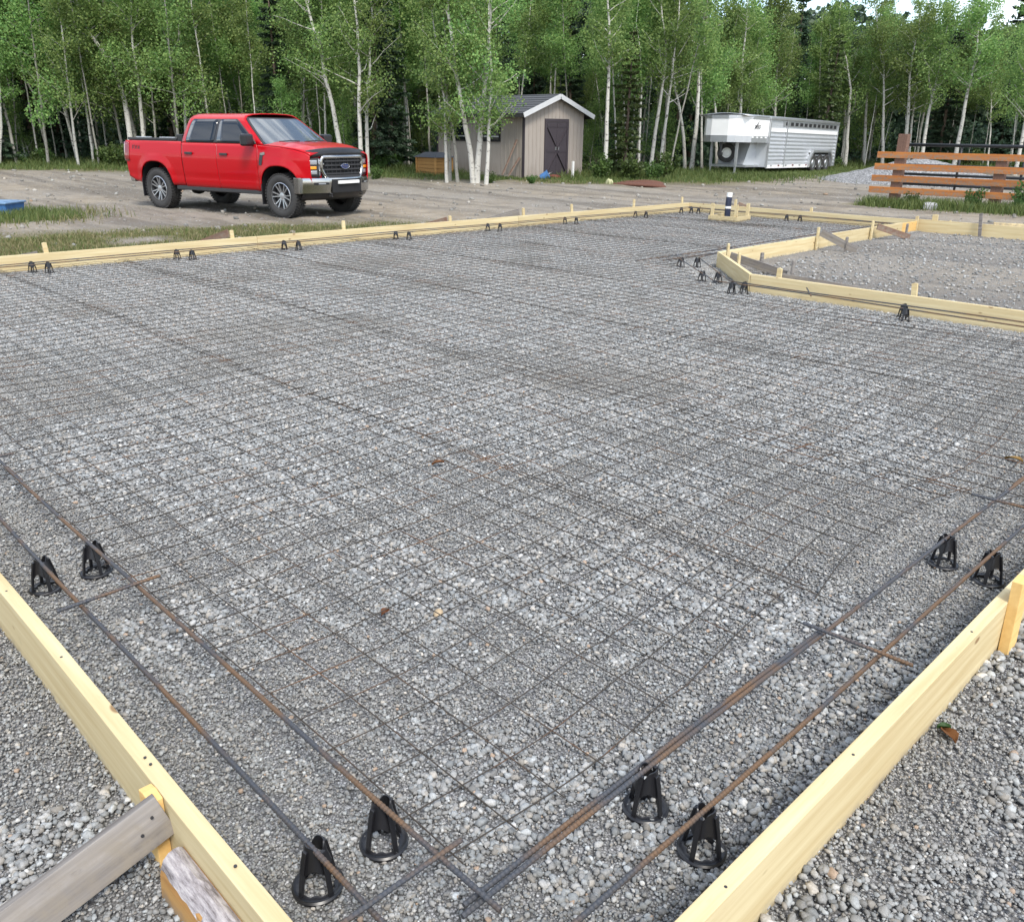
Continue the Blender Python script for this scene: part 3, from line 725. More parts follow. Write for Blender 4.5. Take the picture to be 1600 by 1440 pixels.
# ------------------------------------------------------------------ welded wire mesh, unrolled in strips
def wire_sheet(x0, x1, y0, y1, label, seed, keep=lambda x, y: True, z0=.012):
    rg = np.random.RandomState(seed); V = []; Fc = []; rad = .00225
    f1, f2, p1, p2, p3 = rg.uniform(.6, 1.1), rg.uniform(1.6, 2.6), *rg.uniform(0, 6, 3)
    def warp(x, y):
        u = (x-x0)/(x1-x0)
        zz = z0+.011+.008*(1+math.sin(y*f1*1.9+p1))*(.4+abs(u-.5)*1.6)+.012*max(0, math.sin(x*5.1+y*.5+p2))*.6
        amp = .016+.075*float(sstep(1.5, 0, y))*(1 if x > 1.2 else .3)
        wx = .012*math.sin(y*f1+p2)+.004*math.sin(y*f2*2+p1)
        wy = amp*math.sin(x*2.6+p3)+.006*math.sin(x*7+y+p1)+.010*math.sin(x*.9+y*.8)
        return (x+wx, y+wy, zz)
    def wire(pts):
        o = len(V); n = len(pts)
        for i, p in enumerate(pts):
            a = pts[max(i-1, 0)]; b = pts[min(i+1, n-1)]; dx, dy = b[0]-a[0], b[1]-a[1]; L = math.hypot(dx, dy) or 1; sx, sy = -dy/L*rad, dx/L*rad
            V.extend([(p[0]+sx, p[1]+sy, p[2]), (p[0], p[1], p[2]+rad), (p[0]-sx, p[1]-sy, p[2]), (p[0], p[1], p[2]-rad)])
        for i in range(n-1):
            for k in range(4): a = o+i*4+k; b = o+i*4+(k+1) % 4; Fc.append((a, b, b+4, a+4))
    P = .1524; st = .0762
    def runs(pts, fl):
        cur = []
        for p, k in zip(pts, fl):
            if k: cur.append(p)
            else:
                if len(cur) > 2: wire(cur)
                cur = []
        if len(cur) > 2: wire(cur)
    nxw = int(round((x1-x0)/P)); nyw = int(round((y1-y0)/P))
    for i in range(nxw+1):
        x = x0+i*P; ys = np.arange(y0-.03, y1+.02, st)
        runs([warp(x, y) for y in ys], [keep(x, y) for y in ys])
    for j in range(nyw+1):
        y = y0+j*P; xs = np.arange(x0-.045, x0+nxw*P+.046, st)
        runs([(lambda q: (q[0], q[1], q[2]+.004))(warp(x, y)) for x in xs], [keep(x, y) for x in xs])
    me = np_mesh('wire_mesh', V, Fc, M['wire']); o = link('wire_mesh', me); tag(o, label, 'wire mesh', 'strips of welded wire mesh on the gravel'); return o
def inslab(x, y): return not ((x > 7.1 and y < 4.15) or (x > 7.1 and y < 5.6 and (x-7.1) > (y-4.15)*.9))
names = ['nearest strip of rusty wire mesh, beside the left pair of bars', 'second strip of wire mesh from the left board, past the first double wire', 'third strip of wire mesh from the left board', 'fourth strip of wire mesh from the left board', 'strip of wire mesh just in front of the near recess board', 'strip of wire mesh ending at the diagonal board', 'strip of wire mesh beginning behind the diagonal board', 'strip of wire mesh beside the recess left board', 'strip of wire mesh just before the boxed pipe', 'farthest strip of wire mesh, round the boxed pipe']
xs0 = .385
for k, nme in enumerate(names):
    wdt = .1524*(11 if k != 1 else 9)
    x1 = min(xs0+wdt, 14.9)
    wire_sheet(xs0, x1, .51 if k < 2 else .51-.1524, 9.95, nme, 40+k, inslab, .014+.006*(k % 2))
    xs0 = xs0+wdt-.03

# ------------------------------------------------------------------ boxed pipe and small litter
pr = thing('boxed_frame', 'small wooden frame nailed round the dark pipe on the gravel', 'frame', (14.0, 8.4, 0), .1)
mb = MB()
for s in (-1, 1): mb.box((0, s*.27, .05), (.58, .036, .09)); mb.box((s*.27, 0, .05), (.036, .50, .09))
mb.build('box_side', W, pr)
for k, (x, y) in enumerate(((-.24, -.24), (-.24, .24), (.24, -.24))): mb = MB(); mb.box((x, y, .17), (.03, .06, .28)); mb.build('post', W, pr)
pp = thing('stub_pipe', 'dark blue stub pipe with a white top standing in the wooden frame', 'pipe', (13.95, 8.42, 0))
mb = MB(); mb.tube([(0, 0, 0), (0, 0, .33), (.01, 0, .42)], .055, 20); mb.build('pipe', M['navy'], pp, smooth='auto')
mb = MB(); mb.tube([(.01, 0, .42), (.012, 0, .50)], .052, 20); mb.build('cap', M['white'], pp, smooth='auto')
mb = MB(); mb.tube([(0, 0, .22), (0, 0, .26)], .058, 20); mb.build('collar', M['white'], pp, smooth='auto')
def leaf(x, y, z, s, rz, mat, label):
    rows = [[(s*t*1.0, s*.32*w*math.sin(math.pi*min(.999, max(.03, t)))*(1-.2*t), .012+.010*abs(w)+s*.12*math.sin(t*3)) for w in (-1, -.5, 0, .5, 1)] for t in (0, .15, .35, .6, .8, 1)]
    mb = MB(); mb.grid(rows); o = mb.build('fallen_leaf', mat, loc=(x, y, z), rot=(.1, .2, rz), solid=.001); tag(o, label, 'leaf'); return o
leaf(1.60, -.115, .0, .075, .8, M['dryleaf'], 'dry brown leaf lying outside the near right board'); leaf(1.66, -.085, .0, .035, 2.2, M['bushleaf'], 'small green leaf beside the dry brown one at the right board')
leaf(.87, 1.42, .01, .05, .5, M['dryleaf'], 'curled brown leaf on the mesh left of the tan stone'); leaf(1.91, 2.33, .015, .06, 2.5, M['dryleaf'], 'brown leaf caught on the double wire in the middle of the mesh'); leaf(4.0, .43, .01, .10, 1.2, M['dryleaf'], 'orange leaf at the photo\'s right edge')

# ------------------------------------------------------------------ pickup truck (x forward, y left, z up, origin on the ground at the rear bumper)
TH = math.radians(-75.6)
RW = Vector((7.81, 19.11)); off = Matrix.Rotation(TH, 2) @ Vector((1.22, -.93))
TX, TY = RW.x-off.x, RW.y-off.y
truck = thing('pickup_truck', 'red crew cab pickup truck with black bed cover parked on the dirt yard', 'truck', (TX, TY, -.175), TH)
AX = (1.22, 4.97); RA = .515
SEC = [(.40, .90), (.50, .945), (.60, .975), (.64, .985), (.80, .992), (1.0, 1.003), (1.13, 1.005), (1.17, .998), (1.22, .992), (1.38, .965), (1.45, .95)]
def interp(t, xs): return float(np.interp(t, [a for a, _ in xs], [b for _, b in xs]))
def nose(x): return .0 if x < 5.0 else .17*((x-5.0)/.75)**2.2
def arch_z(x):
    for a in AX:
        d = abs(x-a)
        if d < RA: return .47+(RA**2.5-d**2.5)**(1/2.5)*1.02
    return None
def side_y(x, z):
    y = interp(z, SEC)-nose(x)-(.02*max(0, .5-x))
    for a in AX:
        d = (abs(x-a)**2.5+max(0, z-.47)**2.5)**(1/2.5)
        if z > .40 and RA-.05 < d < RA+.16: y += .030*(1-max(0, d-RA)/.16)
    if .62 < z < .78: y -= .012*math.sin((z-.62)/.16*math.pi)
    return y
def zt_fender(x): return float(np.interp(x, [4.0, 4.5, 5.0, 5.4, 5.62, 5.75], [1.385, 1.37, 1.345, 1.30, 1.245, 1.16]))
def panel(name, x0, x1, zt, zb, sgn, mat, parent, rows=16):
    xs = sorted(set([x0, x1]+list(np.arange(x0+.02, x1-.01, .03)))); G = []
    for x in xs:
        za = arch_z(x); b = zb(x) if za is None else za
        t = zt(x); G.append([(x, sgn*side_y(x, b+(t-b)*q/rows), b+(t-b)*q/rows) for q in range(rows+1)])
    mb = MB(); mb.grid(G); return mb.build(name, mat, parent, smooth=True, solid=.014)
zbed = lambda x: float(np.interp(x, [.26, .5, .8], [.66, .56, .52]))
zrock = lambda x: .50
for sg in (-1, 1):
    panel('bed_side', .26, 2.12, lambda x: 1.41, zbed, sg, M['red'], truck)
    dr = panel('door', 2.145, 3.21, lambda x: 1.385, zrock, sg, M['red'], truck); dr['label'] = 'red rear door' ; d1 = dr
    dr = panel('door', 3.222, 4.395, lambda x: 1.385, zrock, sg, M['red'], truck); dr['label'] = 'red front door'; d2 = dr
    panel('fender', 4.408, 5.70, zt_fender, lambda x: .50 if x < 5 else .70, sg, M['red'], truck)
    for d_, xh in ((d1, 2.38), (d2, 3.45)):
        mb = MB(); y = side_y(xh, 1.17); mb.box((xh, sg*(y+.028), 1.185), (.22, .03, .045)); mb.box((xh-.08, sg*(y+.01), 1.185), (.035, .04, .035)); mb.box((xh+.08, sg*(y+.01), 1.185), (.035, .04, .035))
        mb.build('handle', M['dark_trim'], d_, bevel=.008)
    # wheel arch lips and dark liners
    for a in AX:
        mb = MB(); rows = []
        for k in range(25):
            t = math.pi*k/24; cx_ = math.cos(t); sx_ = math.sin(t)
            f = RA/((abs(cx_)**2.5+abs(sx_)**2.5)**(1/2.5))
            x = a+cx_*f; z = .47+sx_*f*1.02
            rows.append([(x, sg*(.985 if a < 3 else .985-nose(x)), z), (x, sg*.62, z)])
        mb.grid(rows); mb.build('wheel_arch', M['ground_black'], truck, smooth=True)
    # dark body behind the door gaps, sill, mud flaps
    mb = MB(); mb.box((3.10, sg*.90, .93), (2.6, .06, .86)); mb.box((.48, sg*.90, .95), (.36, .06, .6)); mb.build('inner_panel', M['ground_black'], truck)
    mb = MB(); mb.box((3.1, sg*.92, .47), (2.6, .07, .09)); mb.build('sill', M['dark_trim'], truck, bevel=.015)
    for a in AX:
        mb = MB(); mb.box((a-.50, sg*.88, .44), (.02, .26, .40)); mb.build('mud_flap', M['black_plastic'], truck)
    # tail lamp
    mb = MB(); mb.grid([[(x, sg*(side_y(max(x, .26), z)+.012), z) for z in np.linspace(.98, 1.38, 8)] for x in (.22, .26, .33, .39)]); mb.build('tail_lamp', M['red_lens'], truck, smooth=True, solid=.012)
    # badge on the front fender: a chrome and black vent
    mb = MB(); mb.grid([[(x+(z-1.1)*.25, sg*(side_y(x, z)+.012), z) for z in (1.0, 1.1, 1.2)] for x in (4.47, 4.51, 4.56)]); b_ = mb.build('fender_vent', M['dark_trim'], truck, solid=.01)
    mb = MB(); mb.box((4.57, sg*(side_y(4.57, 1.2)+.012), 1.215), (.13, .012, .05), (0, -.15, 0)); mb.build('trim', M['chrome'], b_)
# greenhouse
GS = [(1.375, .955), (1.45, .935), (1.60, .875), (1.78, .80), (1.86, .755), (1.92, .675), (1.95, .55), (1.965, .35), (1.97, 0)]
def gy_(z): return float(np.interp(z, [g[0] for g in GS], [g[1] for g in GS]))
def xfront(z, y): return 4.58-1.50*(min(z, 1.90)-1.375)*1.0*(.78/.79)+.17*(1-(abs(y)/.955)**2)
def xrear(z): return 2.145+.14*max(0, (z-1.375)/.6)**1.5
full = [(-y, z) for z, y in GS]+[(y, z) for z, y in GS[::-1][1:]]
mb = MB(); mb.grid([[(xrear(z)+(xfront(z, y)-xrear(z))*(q/22), y, z) for y, z in full] for q in range(23)])
mb.build('cab', M['red'], truck, smooth='auto', solid=.02)
mb = MB(); rows = []
for q in range(17):
    t = q/16; z = 1.40+.475*t; ym = gy_(z)-.055
    rows.append([(xfront(z, y)+.012-(.0), y, z) for y in np.linspace(-ym, ym, 17)])
mb.grid(rows); ws = mb.build('windscreen', M['windshield'], truck, smooth=True)
mb = MB(); mb.grid([[(xfront(z, y)+.004, y, z) for y in np.linspace(-gy_(z)+.01, gy_(z)-.01, 17)] for z in np.linspace(1.375, 1.90, 12)]); mb.build('windscreen_frame', M['dark_trim'], truck, smooth=True)
mb = MB(); rows = [[(xrear(z)-.01, y, z) for y in np.linspace(-gy_(z)+.06, gy_(z)-.06, 7)] for z in np.linspace(1.42, 1.86, 6)]; mb.grid(rows); mb.build('rear_window', M['glass'], truck, smooth=True)
mb = MB(); mb.grid([[(xrear(z)+.004, y, z) for y in np.linspace(-gy_(z), gy_(z), 9)] for z in np.linspace(1.375, 1.93, 8)]); mb.build('cab_back', M['red'], truck, smooth=True)
def win(name, lo, hi, z0, z1, xl, xr, sg, mat, offy):
    rows = []; n = 10
    for q in range(n+1):
        t = q/n; z = z0+(z1-z0)*t; ins_ = .035*max(0, 1-min(t, 1-t)*9)
        a, b = xl(z)+ins_, xr(z)-ins_
        rows.append([(a+(b-a)*k/6, sg*(gy_(z)+offy), z) for k in range(7)])
    mb = MB(); mb.grid(rows); return mb.build(name, mat, truck, smooth=True, solid=.006)
for sg in (-1, 1):
    win('window_frame', 0, 0, 1.395, 1.862, lambda z: xrear(z)+.10, lambda z: xfront(z, .9)-.16, sg, M['dark_trim'], .010)
    win('side_window', 0, 0, 1.41, 1.848, lambda z: xrear(z)+.125, lambda z: 3.14, sg, M['glass'], .016)
    win('side_window', 0, 0, 1.41, 1.848, lambda z: 3.21, lambda z: xfront(z, .9)-.20, sg, M['glass'], .016)
    # mirror
    mb = MB(); mb.box((4.30, sg*1.14, 1.47), (.17, .25, .23), (0, 0, sg*-.12)); mr = mb.build('mirror', M['black_plastic'], truck, bevel=.04)
    mb = MB(); mb.box((4.28, sg*.99, 1.41), (.09, .16, .08)); mb.build('arm', M['black_plastic'], mr, bevel=.015)
    mb = MB(); mb.box((4.209, sg*1.14, 1.475), (.008, .19, .17), (0, 0, sg*-.12)); mb.build('mirror_glass', M['chrome'], mr)
# hood, cowl, fascia
def hood_z(x, y):
    ye = side_y(min(x, 5.70), 1.25); zc = float(np.interp(x, [4.4, 4.7, 5.2, 5.5, 5.66, 5.74], [1.42, 1.43, 1.405, 1.365, 1.31, 1.24])); ze = zt_fender(x)
    q = min(1, abs(y)/ye); z = ze+(zc-ze)*(1-q**3.2)
    return z+(.018*math.exp(-((abs(y)-.62)/.10)**2))*(1 if x < 5.5 else .4)
mb = MB(); rows = []
for x in np.linspace(4.54, 5.70, 26):
    ye = side_y(x, zt_fender(x))-.012
    rows.append([(x+(.05*(1-(abs(q)))**1.0 if x > 5.6 else 0), q*ye, hood_z(x, q*ye)+.004) for q in np.linspace(-1, 1, 29)])
mb.grid(rows); mb.build('bonnet', M['red'], truck, smooth=True, solid=.012)
mb = MB(); mb.grid([[(x, q*.86, 1.405-.0*x-.045*abs(q)**3) for q in np.linspace(-1, 1, 11)] for x in (4.42, 4.60)]); mb.build('cowl', M['dark_trim'], truck, solid=.01)
for y0, y1 in ((-.62, -.05), (.10, .70)):
    mb = MB(); mb.tube([(4.68, y0, 1.445), (4.69, (y0+y1)/2, 1.46), (4.67, y1, 1.455)], .012, 6); mb.build('wiper', M['dark_trim'], truck)
fx = lambda y: 5.77-.16*(abs(y)/.9)**2.6
mb = MB(); mb.grid([[(fx(y)-.02, y, z) for z in np.linspace(.68, 1.20, 7)] for y in np.linspace(-.86, .86, 25)]); mb.build('front_panel', M['red'], truck, smooth=True, solid=.02)
# bonnet deflector
mb = MB(); mb.grid([[(fx(y)+dx_, y, zz-.06*(abs(y)/.9)**3) for dx_, zz in ((-.09, 1.330+.015*(1-abs(y))), (-.05, 1.328+.01*(1-abs(y))), (.0, 1.290), (.030, 1.205))] for y in np.linspace(-.84, .84, 21)]); mb.build('bonnet_deflector', M['black_plastic'], truck, smooth=True, solid=.008)
# grille
def rhex(w, h, n=8, r=.09, cut=.10):
    pts = [(-w+cut, -h), (w-cut, -h), (w, -h+.16), (w, h-.05), (w-.05, h), (-w+.05, h), (-w, h-.05), (-w, -h+.16)]
    return pts
gz0 = .975
hx = rhex(.60, .20)
mb = MB(); mb.grid([[(fx(y)+.016, y, gz0+z) for z in (-.20, 0, .20)] for y in np.linspace(-.59, .59, 15)]); gr = mb.build('grille', M['ground_black'], truck)
mb = MB()
for z in (-.12, -.04, .04, .12):
    mb.grid([[(fx(y)+.030+dx_, y, gz0+z+dz) for dx_, dz in ((0, -.017), (.018, -.012), (.018, .012), (0, .017))] for y in np.linspace(-.53, .53, 9)])
for y in np.linspace(-.46, .46, 9): mb.box((fx(y)+.028, y, gz0), (.012, .012, .33))
mb.build('slats', M['dark_trim'], gr)
mb = MB(); ring = []
for k in range(8):
    a, b = hx[k], hx[(k+1) % 8]
    for q in range(4): t = q/4; y = a[0]+(b[0]-a[0])*t; z = a[1]+(b[1]-a[1])*t; ring.append((fx(y)+.035, y, gz0+z))
ring.append(ring[0]); ring.append(ring[1]); mb.tube(ring, .036, 8, False); mb.build('grille_frame', M['chrome'], gr, smooth=True)
mb = MB(); n = 28; mb.add([(fx(0)+.060, .125*math.cos(2*math.pi*k/n), gz0+.02+.052*math.sin(2*math.pi*k/n)) for k in range(n)]+[(fx(0)+.075, .118*math.cos(2*math.pi*k/n), gz0+.02+.047*math.sin(2*math.pi*k/n)) for k in range(n)],
                          [tuple(range(n, 2*n))]+[(k, (k+1) % n, (k+1) % n+n, k+n) for k in range(n)]); em = mb.build('emblem', M['blue_emblem'], gr)
mb = MB(); mb.tube([(fx(0)+.076, .119*math.cos(2*math.pi*k/n), gz0+.02+.048*math.sin(2*math.pi*k/n)) for k in range(n+2)], .006, 6, False); mb.build('rim', M['chrome'], em, smooth=True)
def text(body, name, size, mat, parent, mtx, shear=0, ext=.002):
    cu = bpy.data.curves.new(name, 'FONT'); cu.body = body; cu.size = size; cu.align_x = 'CENTER'; cu.align_y = 'CENTER'; cu.shear = shear; cu.extrude = ext
    o = bpy.data.objects.new(name, cu); COL.objects.link(o); bpy.context.view_layer.update()
    me = bpy.data.meshes.new_from_object(o.evaluated_get(bpy.context.evaluated_depsgraph_get())); bpy.data.objects.remove(o)
    me.materials.clear(); me.materials.append(mat); o = bpy.data.objects.new(name, me); COL.objects.link(o); o.parent = parent; o.matrix_local = mtx; return o
def frame(x, y, z, loc): m = Matrix((x, y, z)).transposed().to_4x4(); m.translation = loc; return m
text('Ford', 'lettering', .085, M['chrome'], em, frame((0, 1, 0), (0, 0, 1), (1, 0, 0), (fx(0)+.078, 0, gz0+.02)), .35)
text('FX4', 'decal', .16, M['dark_trim'], truck, frame((1, 0, 0), (0, .05, 1), (0, -1, 0), (.62, -(side_y(.62, 1.27)+.012), 1.255)), .2, .001)
text('FX4', 'decal', .16, M['dark_trim'], truck, frame((-1, 0, 0), (0, -.05, 1), (0, 1, 0), (.62, (side_y(.62, 1.27)+.012), 1.255)), .2, .001)
# headlights
for sg in (-1, 1):
    def hl(y0, y1, z0, z1, off_, mat, name, par):
        mb = MB(); mb.grid([[(fx(y)+off_, sg*y, z) for z in np.linspace(z0(y), z1(y), 5)] for y in np.linspace(y0, y1, 9)]); return mb.build(name, mat, par, smooth=True, solid=.012)
    h = hl(.63, .875, lambda y: .79+.10*(y-.62), lambda y: 1.16, .012, M['dark_trim'], 'headlight', truck)
    hl(.68, .83, lambda y: 1.03, lambda y: 1.115, .022, M['lens'], 'lens', h); hl(.69, .82, lambda y: .85, lambda y: .92, .022, M['lens'], 'lens', h)
    hl(.70, .865, lambda y: .945, lambda y: 1.0, .024, M['amber'], 'side_marker', h); hl(.625, .65, lambda y: .82, lambda y: 1.14, .024, M['lens'], 'light_strip', h)
    hl(.54, .66, lambda y: 1.02, lambda y: 1.06, .040, M['chrome'], 'chrome_bar', h); hl(.54, .66, lambda y: .90, lambda y: .94, .040, M['chrome'], 'chrome_bar', h)
# front bumper
bx_ = lambda y: 5.89-.30*(abs(y)/1.0)**2.4
def bsec(y): 
    k = min(1, abs(y)/.98); lo = .50 if abs(y) > .42 else .60
    return [(bx_(y)-.10, .785), (bx_(y)-.01, .775), (bx_(y), .74), (bx_(y)-.012, (lo+.74)/2), (bx_(y)-.03, lo), (bx_(y)-.12, lo-.02)]
mb = MB(); ys_ = list(np.linspace(-.985, .985, 41)); mb.grid([[(5.36, -.99, z) for x, z in bsec(-.985)]]+[[(x, y, z) for x, z in bsec(y)] for y in ys_]+[[(5.36, .99, z) for x, z in bsec(.985)]])
bp = mb.build('front_bumper', M['chrome'], truck, smooth='auto', solid=.012)
mb = MB(); mb.grid([[(bx_(y)-.04+dx_, y*.98, z) for dx_, z in ((0, .60), (0, .52), (-.05, .42), (-.13, .36))] for y in np.linspace(-.97, .97, 21)]); mb.build('valance', M['black_plastic'], bp, smooth=True, solid=.012)
mb = MB(); mb.grid([[(bx_(y)+.002, y, z) for z in np.linspace(.50, .755, 5)] for y in np.linspace(-.43, .43, 9)]); mb.build('lower_intake', M['ground_black'], bp, solid=.02)
mb = MB(); mb.box((5.915, 0, .695), (.05, .60, .06)); mb.build('light_bar', M['white'], bp, bevel=.006)
mb = MB(); mb.grid([[(bx_(y)-.05, y, z) for z in (.775, .83)] for y in np.linspace(-.55, .55, 9)]); mb.build('upper_trim', M['dark_trim'], bp, solid=.03)
for sg in (-1, 1):
    mb = MB(); mb.grid([[(bx_(y)+.004, sg*y, z) for z in (.655-.02*(y-.6), .70)] for y in np.linspace(.50, .80, 7)]); f_ = mb.build('fog_lamp', M['ground_black'], bp, solid=.012)
    mb = MB(); mb.grid([[(bx_(y)+.012, sg*y, z) for z in (.665, .69)] for y in np.linspace(.58, .72, 4)]); mb.build('lamp', M['lens'], f_, solid=.01)
    mb = MB(); mb.tube([(bx_(.48)-.05, sg*.46, .49), (bx_(.48)+.03, sg*.46, .47), (bx_(.48)+.03, sg*.46, .43), (bx_(.48)-.05, sg*.46, .44)], .014, 6); mb.build('tow_hook', M['dark_trim'], bp)
# bed cover, tailgate, rear bumper, chassis
mb = MB(); mb.box((1.15, 0, 1.425), (1.72, 1.80, .07)); mb.box((1.99, 0, 1.47), (.20, 1.78, .16))
cv = mb.build('bed_cover', M['black_plastic'], truck, bevel=.015)
for sg in (-1, 1):
    mb = MB(); mb.box((1.1, sg*.90, 1.45), (1.62, .05, .05)); mb.build('side_rail', M['dark_trim'], cv, bevel=.01)
    for x in (.5, 1.3): mb = MB(); mb.box((x+.2, sg*.80, 1.475), (.5, .05, .035)); mb.build('rail', M['galv'], cv, bevel=.006)
mb = MB(); mb.grid([[(.245-.01*math.sin((z-.7)*4), y, z) for z in np.linspace(.70, 1.41, 8)] for y in np.linspace(-.78, .78, 5)]); mb.build('tailgate', M['red'], truck, smooth=True, solid=.03)
mb = MB(); mb.box((.24, 0, .60), (.16, 1.80, .14)); mb.build('rear_bumper', M['chrome'], truck, bevel=.03)
mb = MB(); mb.box((2.9, 0, .52), (5.2, .95, .14)); mb.box((2.9, .3, .47), (1.5, .5, .16)); mb.box((2.6, -.55, .47), (.9, .35, .16)); mb.tube([(1.27, -.75, .42), (1.27, .75, .42)], .06, 10); mb.tube([(4.96, -.75, .44), (4.96, .75, .44)], .05, 8); mb.lathe([(.0, -.16), (.15, -.1), (.17, 0), (.15, .1), (0, .16)], 14, 'y', (1.27, .05, .42))
mb.build('chassis', M['ground_black'], truck)
mb = MB(); mb.box((3.3, 0, 1.0), (2.2, 1.72, .8)); mb.box((5.2, 0, .85), (.7, 1.2, .5)); mb.build('interior', M['ground_black'], truck)
# wheels
def make_wheel(sg):
    Rw, w = .425, .285
    mb = MB(); prof = [(.255, -.105), (.29, -.135), (.35, -.143), (.395, -.135), (.418, -.115), (.425, -.06), (.425, .06), (.418, .115), (.395, .135), (.35, .143), (.29, .135), (.255, .105)]
    mb.lathe(prof, 48, 'y')
    for k in range(44):
        a = 2*math.pi*k/44
        for yy, ph in ((-.105, 0), (-.04, .5), (.04, .15), (.105, .6)):
            aa = a+ph*2*math.pi/44; m_ = Matrix.Rotation(-aa, 3, 'Y')
            mb.box(m_ @ Vector((.426, yy, 0)), (.022, .055, .036), m_)
    w_ = mb.build('tyre', M['rubber'], None, smooth='auto')
    mb = MB(); mb.lathe([(.262, -.11), (.268, .10), (.262, .125), (.245, .128), (.236, .10), (.228, .02), (.10, -.02), (.0, -.02)], 40, 'y'); rm = mb.build('rim_barrel', M['dark_trim'], None, smooth='auto')
    mb = MB()
    mb.lathe([(.258, .112), (.264, .124), (.250, .130), (.242, .112)], 40, 'y')
    for k in range(6):
        for dlt in (-.16, .16):
            a = 2*math.pi*k/6+dlt; b = 2*math.pi*k/6+dlt*2.1
            p0 = Vector((.055*math.cos(a), .085, .055*math.sin(a))); p1 = Vector((.25*math.cos(b-dlt*.9), .108, .25*math.sin(b-dlt*.9)))
            mb.bar(p0, p1, .020, .030, (0, 1, 0))
    mb.lathe([(.075, .07), (.07, .10), (.035, .105), (.0, .105)], 20, 'y')
    sp = mb.build('spokes', M['rim'], None, smooth='auto')
    return w_, rm, sp
ty, rb_, sp = make_wheel(1)
for o in (ty, rb_, sp): COL.objects.unlink(o)
for a in AX:
    for sg in (-1, 1):
        e = ty.copy(); e.name = 'wheel'; COL.objects.link(e); e.parent = truck; e.location = (a, sg*.855, .42); e.rotation_euler = (0, .4*a, 0) if sg > 0 else (0, .4*a, math.pi)
        for q, nm in ((rb_, 'rim'), (sp, 'spokes')): c = q.copy(); c.name = nm; COL.objects.link(c); c.parent = e

# ------------------------------------------------------------------ shed
SX, SY = 22.60, 22.40; SZ = gz(23, 22)-.03
shed = thing('shed', 'taupe wooden shed with dark double door, white gable trim and dark shingle roof', 'shed', (SX, SY, SZ))
GWd, SL, EH, AH = 3.15, 4.9, 2.26, 2.82
mb = MB(); mb.prism([(0, 0), (GWd, 0), (GWd, EH), (GWd/2, AH), (0, EH)], 0, SL, 'xz'); x = .2
while x < GWd:
    top = EH+(AH-EH)*(1-abs(x-GWd/2)/(GWd/2))-.02
    if .98 < x < 2.30: mb.box((x, -.006, (2.08+top)/2), (.035, .016, top-2.08))
    else: mb.box((x, -.006, top/2), (.035, .016, top))
    x += .2
y = .2
while y < SL: 
    if not (1.2 < y < 2.2 or 3.0 < y < 4.1): mb.box((-.006, y, EH/2), (.016, .03, EH-.02))
    y += .2
mb.build('wall', M['siding'], shed)
mb = MB(); mb.box((-.012, .055, EH/2), (.03, .11, EH)); mb.box((-.012, SL-.04, EH/2), (.03, .09, EH)); mb.build('corner_trim', M['purple_brown'], shed)
sl = (AH-EH)/(GWd/2); ov = .32; RT = .06
mb = MB()
def roofz(x): return AH+.03-sl*abs(x-GWd/2)
mb.prism([(-ov, roofz(-ov)), (GWd/2, roofz(GWd/2)), (GWd/2, roofz(GWd/2)+RT), (-ov, roofz(-ov)+RT)], -.22, SL+.2, 'xz')
mb.prism([(GWd+ov, roofz(GWd+ov)), (GWd+ov, roofz(GWd+ov)+RT), (GWd/2, roofz(GWd/2)+RT), (GWd/2, roofz(GWd/2))], -.22, SL+.2, 'xz')
rf = mb.build('roof', M['shingle'], shed)
mb = MB()
for q in range(8):
    t = (q+.5)/8
    for s in (-1, 1):
        xx = GWd/2+s*t*(GWd/2+ov); mb.bar((xx, -.225, roofz(xx)+RT+.006), (xx, SL+.205, roofz(xx)+RT+.006), .05, .012)
mb.build('shingle_course', M['shingle'], rf)
mb = MB()
for s in (-1, 1):
    xe = GWd/2+s*(GWd/2+ov); mb.bar((xe, -.245, roofz(xe)-.02), (GWd/2, -.245, roofz(GWd/2)-.02), .03, .16, (0, 1, 0) if False else (0, 0, 1))
mb.build('gable_trim', M['trim_white'], shed)
mb = MB(); mb.box((-ov-.015, SL/2, roofz(-ov)-.02), (.03, SL+.4, .13)); mb.box((GWd+ov+.015, SL/2, roofz(-ov)-.02), (.03, SL+.4, .13)); mb.build('eave_trim', M['dark_trim'], shed)
dx0, dx1, dh = 1.10, 2.18, 1.97
mb = MB(); mb.box(((dx0+dx1)/2, -.02, dh+.05), (dx1-dx0+.2, .04, .10)); 
for xx in (dx0-.05, dx1+.05): mb.box((xx, -.021, dh/2), (.10, .042, dh))
mb.build('door_frame', M['purple_brown'], shed)
for a, b, s in ((dx0+.005, (dx0+dx1)/2-.005, 1), ((dx0+dx1)/2+.005, dx1-.005, -1)):
    mb = MB(); mb.box(((a+b)/2, -.012, dh/2), (b-a, .03, dh-.02)); dr = mb.build('door', M['purple_brown'], shed)
    mb = MB()
    for zz in (.12, dh/2, dh-.12): mb.box(((a+b)/2, -.034, zz), (b-a-.02, .016, .12))
    hi, lo = (a, b) if s > 0 else (b, a)
    mb.bar((hi, -.033, dh-.2), (lo, -.033, dh/2+.08), .014, .09, (0, 1, 0)); mb.bar((lo, -.033, dh/2-.08), (hi, -.033, .2), .014, .09, (0, 1, 0))
    mb.build('door_brace', M['purple_brown'], dr)
    mb = MB(); mb.box((b-.07 if s > 0 else a+.07, -.06, 1.05), (.03, .04, .12)); mb.build('handle', M['galv'], dr)
